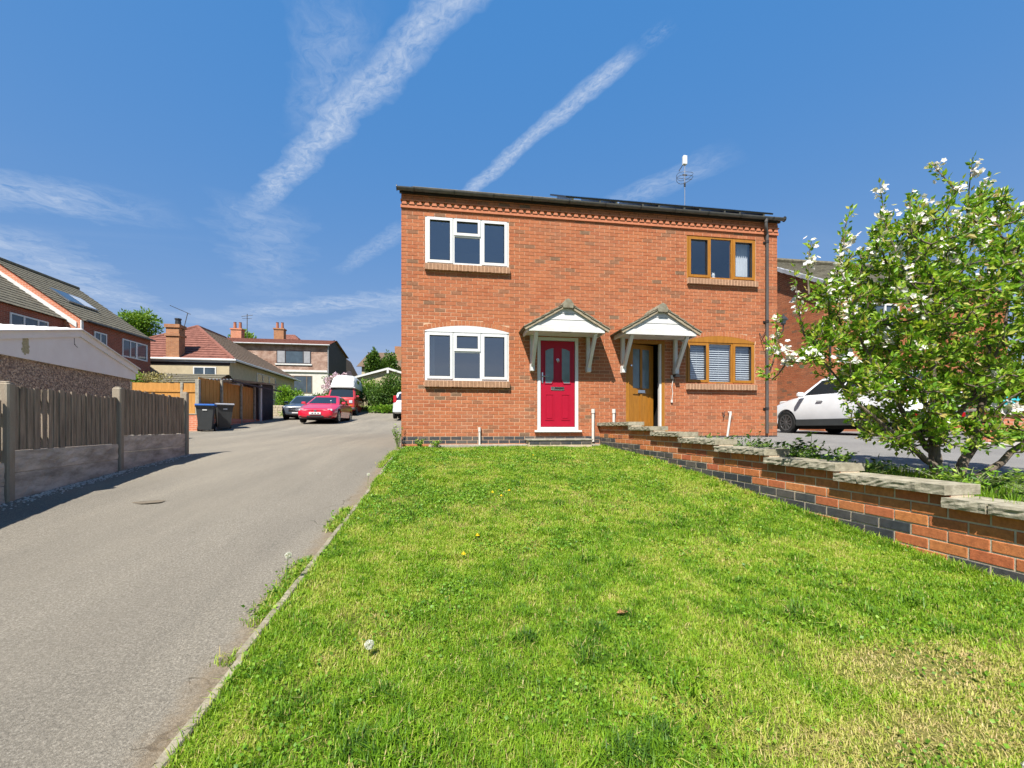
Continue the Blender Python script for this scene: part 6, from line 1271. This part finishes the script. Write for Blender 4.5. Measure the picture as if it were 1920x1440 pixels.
# coarse dark tufts
for i, (tx, ty, hh, lab) in enumerate([(1.0, -3.4, .10, 'dark coarse tuft in the lawn left of the dandelions'), (2.45, -4.05, .10, 'wide dark coarse tuft in the middle of the lawn'), (2.0, -6.35, .10, 'dark coarse tuft near the middle of the lawn'), (2.6, -5.6, .09, 'dark coarse tuft right of the lawn centre'), (3.15, -4.9, .09, 'dark coarse tuft near the garden wall'), (1.75, -7.45, .09, 'dark coarse tuft in the near lawn'), (2.35, -7.95, .08, 'dark tuft at the bottom right'), (3.35, -7.0, .10, 'dark tuft at the right edge near the wall'), (3.5, -5.8, .08, 'dark coarse tuft against the garden wall'), (.75, -5.4, .07, 'dark tuft near the kerb')]):
    rr = np.random.default_rng(200+i); m_ = 60; a = rr.uniform(0, 6.28, m_); ra = np.abs(rr.normal(0, .07, m_)); X = tx+np.cos(a)*ra*1.4; Y = ty+np.sin(a)*ra; co, F, T = blades(X, Y, z_lawn(X, Y), rr.uniform(hh*.4, hh, m_), np.full(m_, .006), np.clip(rr.normal(.2, .1, m_), 0, .4), 300+i, 1.2)
    o = tag(obj('grass_tuft', np_mesh('grass_tuft', co, F, grass_m, T), None), lab, 'tuft', 'coarse dark tufts in the lawn'); o['kind'] = 'stuff'
# dandelions: yellow flowers and seed clocks
def dandelion(x, y, kind, lab, h=.06, lawn_=True):
    z = float(z_lawn(np.array(x), np.array(y))) if lawn_ else gl(x, y)-.01; t = thing('dandelion', lab, 'dandelion', (x, y, z), random.uniform(0, 6)); dx = random.uniform(-.02, .02)
    MB().tube([(0, 0, 0), (dx*.4, 0, h*.5), (dx, .005, h)], .0022, 6).build('stem', stem_m, t, True)
    if kind == 'y':
        b = MB()
        for k in range(26): a = k*2.4; rr_ = .016*math.sqrt((k+1)/26); M = Matrix.Translation((dx, .005, h)) @ Matrix.Rotation(a, 4, 'Z') @ Matrix.Rotation(R(18+40*(1-k/26)), 4, 'Y'); b.box(.0, rr_+.004, -.002, .002, .0, .001, M=M)
        b.lathe([(.004, -.004), (.009, .002), (.003, .007)], (dx, .005, h), 8); b.build('flower', yellow_m, t)
    else:
        r = np.random.default_rng(int(x*1000) % 97); d_ = r.normal(0, 1, (170, 3)); d_ /= np.linalg.norm(d_, axis=1, keepdims=True); P_ = np.array([dx, .005, h])+d_*.004; co, F, T = leaf_cloud(P_, d_*4, np.full(170, .0175), 5, .16); b2 = leaf_cloud(np.array([dx, .005, h])+d_*.0165, np.cross(d_, r.normal(0, 1, (170, 3))), np.full(170, .007), 6, .5); co, F, T = merge([(co, F, T), b2]); obj('seed_head', np_mesh('seed_head', co, F, fluff_m, T), t)
dandelion(.57, -7.09, 'c', 'dandelion seed clock in the near lawn', .06); dandelion(-.02, -6.32, 'c', 'dandelion seed clock leaning over the drive by the kerb', .17, False); dandelion(.02, -3.9, 'c', 'far dandelion seed clock at the kerb', .14, False); dandelion(.53, -7.9, 'c', 'ragged seed clock at the bottom left of the lawn', .05)
for (x, y, lab) in ((1.36, -4.52, 'leftmost of three yellow dandelions'), (1.45, -4.66, 'middle and nearest of three yellow dandelions'), (1.56, -4.46, 'rightmost of three yellow dandelions'), (1.13, -5.72, 'single yellow dandelion left of the lawn centre'), (1.02, -6.05, 'yellow dandelion nearest the kerb'), (2.30, -2.0, 'yellow dandelion high on the lawn')): dandelion(x, y, 'y', lab, .055)
# fallen brown leaf and pale rubble at the lower right corner
b = MB(); b.add([(0, 0, 0), (.03, .02, .012), (.07, .0, .004), (.03, -.025, .010)], [(0, 1, 2), (0, 2, 3)]); o = b.build('fallen_leaf', pm('brown leaf', (.36, .17, .08), .9, .2, 40)); o.location = (1.72, -6.95, float(z_lawn(np.array(1.72), np.array(-6.95)))+.03); tag(o, 'curled brown leaf lying on the lawn', 'leaf')
for i, (x, y, s) in enumerate(((2.64, -7.93, .03), (2.55, -7.98, .024), (2.70, -7.97, .02))):
    b = MB(); b.lathe([(s*.7, -s*.2), (s, s*.2), (s*.8, s*.6), (s*.3, s*.8)], (0, 0, 0), 7); b.v = [(p[0]*random.uniform(.8, 1.3), p[1]*random.uniform(.7, 1.2), p[2]*random.uniform(.8, 1.2)) for p in b.v]; o = b.build('stone', rubble_m); o.location = (x, y, float(z_lawn(np.array(x), np.array(y)))+.01); tag(o, ['largest pale stone at the lower right corner of the lawn', 'middle pale stone at the lower right corner of the lawn', 'smallest pale stone at the lower right corner of the lawn'][i], 'stone')
# weeds growing in the crack beside the kerb, and at the house corner
rw = np.random.default_rng(14); n_ = 22000; Y = rw.uniform(-8.4, -.2, n_); X = KX-.032-np.abs(rw.normal(0, .04, n_)); k = vnoise(X*0, Y, 1.6, 31)+.25*vnoise(X*0, Y, 6, 32) > .56+.2*(rw.random(n_) < .6); X, Y = X[k], Y[k]; d = np.hypot(X-CAM[0], Y-CAM[1])
A_ = blades(X, Y, dz_drive(X, Y), rw.uniform(.015, .05, len(X)), np.clip(.002+.0008*d, .002, .006), np.clip(rw.normal(.55, .25, len(X)), 0, 1), 15, .9); o = obj('kerb_weeds', np_mesh('kerb_weeds', *A_[:2], grass_m, A_[2]), None, 'stuff'); o['label'] = 'grass and weeds growing in the joint along the kerb'; o['category'] = 'weeds'
n_ = 3500; Y = rw.uniform(-8.0, -.2, n_); X = KX-.03-np.abs(rw.normal(0, .05, n_)); k = vnoise(X*0, Y, 1.6, 31)+.25*vnoise(X*0, Y, 6, 32) > .66; X, Y = X[k], Y[k]; P_ = np.stack([X, Y, dz_drive(X, Y)+rw.uniform(.0, .03, len(X))], 1); N = rw.normal(0, 1, (len(X), 3)); N[:, 2] = abs(N[:, 2])*.3
co, F, T = leaf_cloud(P_, N, .028, 16, .6); o = obj('kerb_leaves', np_mesh('kerb_leaves', co, F, weed_m, T), None, 'stuff'); o['label'] = 'small broad-leaved weeds along the kerb'; o['category'] = 'weeds'
for (x, y, h, n_, lb, sd) in ((-.05, -.12, .42, 16, 'weed climbing the left corner of the brick house', 61), (.38, -.25, .16, 16, 'low weed at the house foot near the left corner', 62), (.70, -.25, .14, 14, 'second low weed at the house foot', 63)):
    plant('wall_weed', lb, x, y, h, n_, .045, weed_m, sd, .12, 'weeds at the foot of the house'); bpy.data.objects[[o.name for o in C.objects if o.get('label') == lb][0]].location.z = gl(x, y)
for o in C.objects:
    if o.get('group') and o.get('label') is None: del o['group']
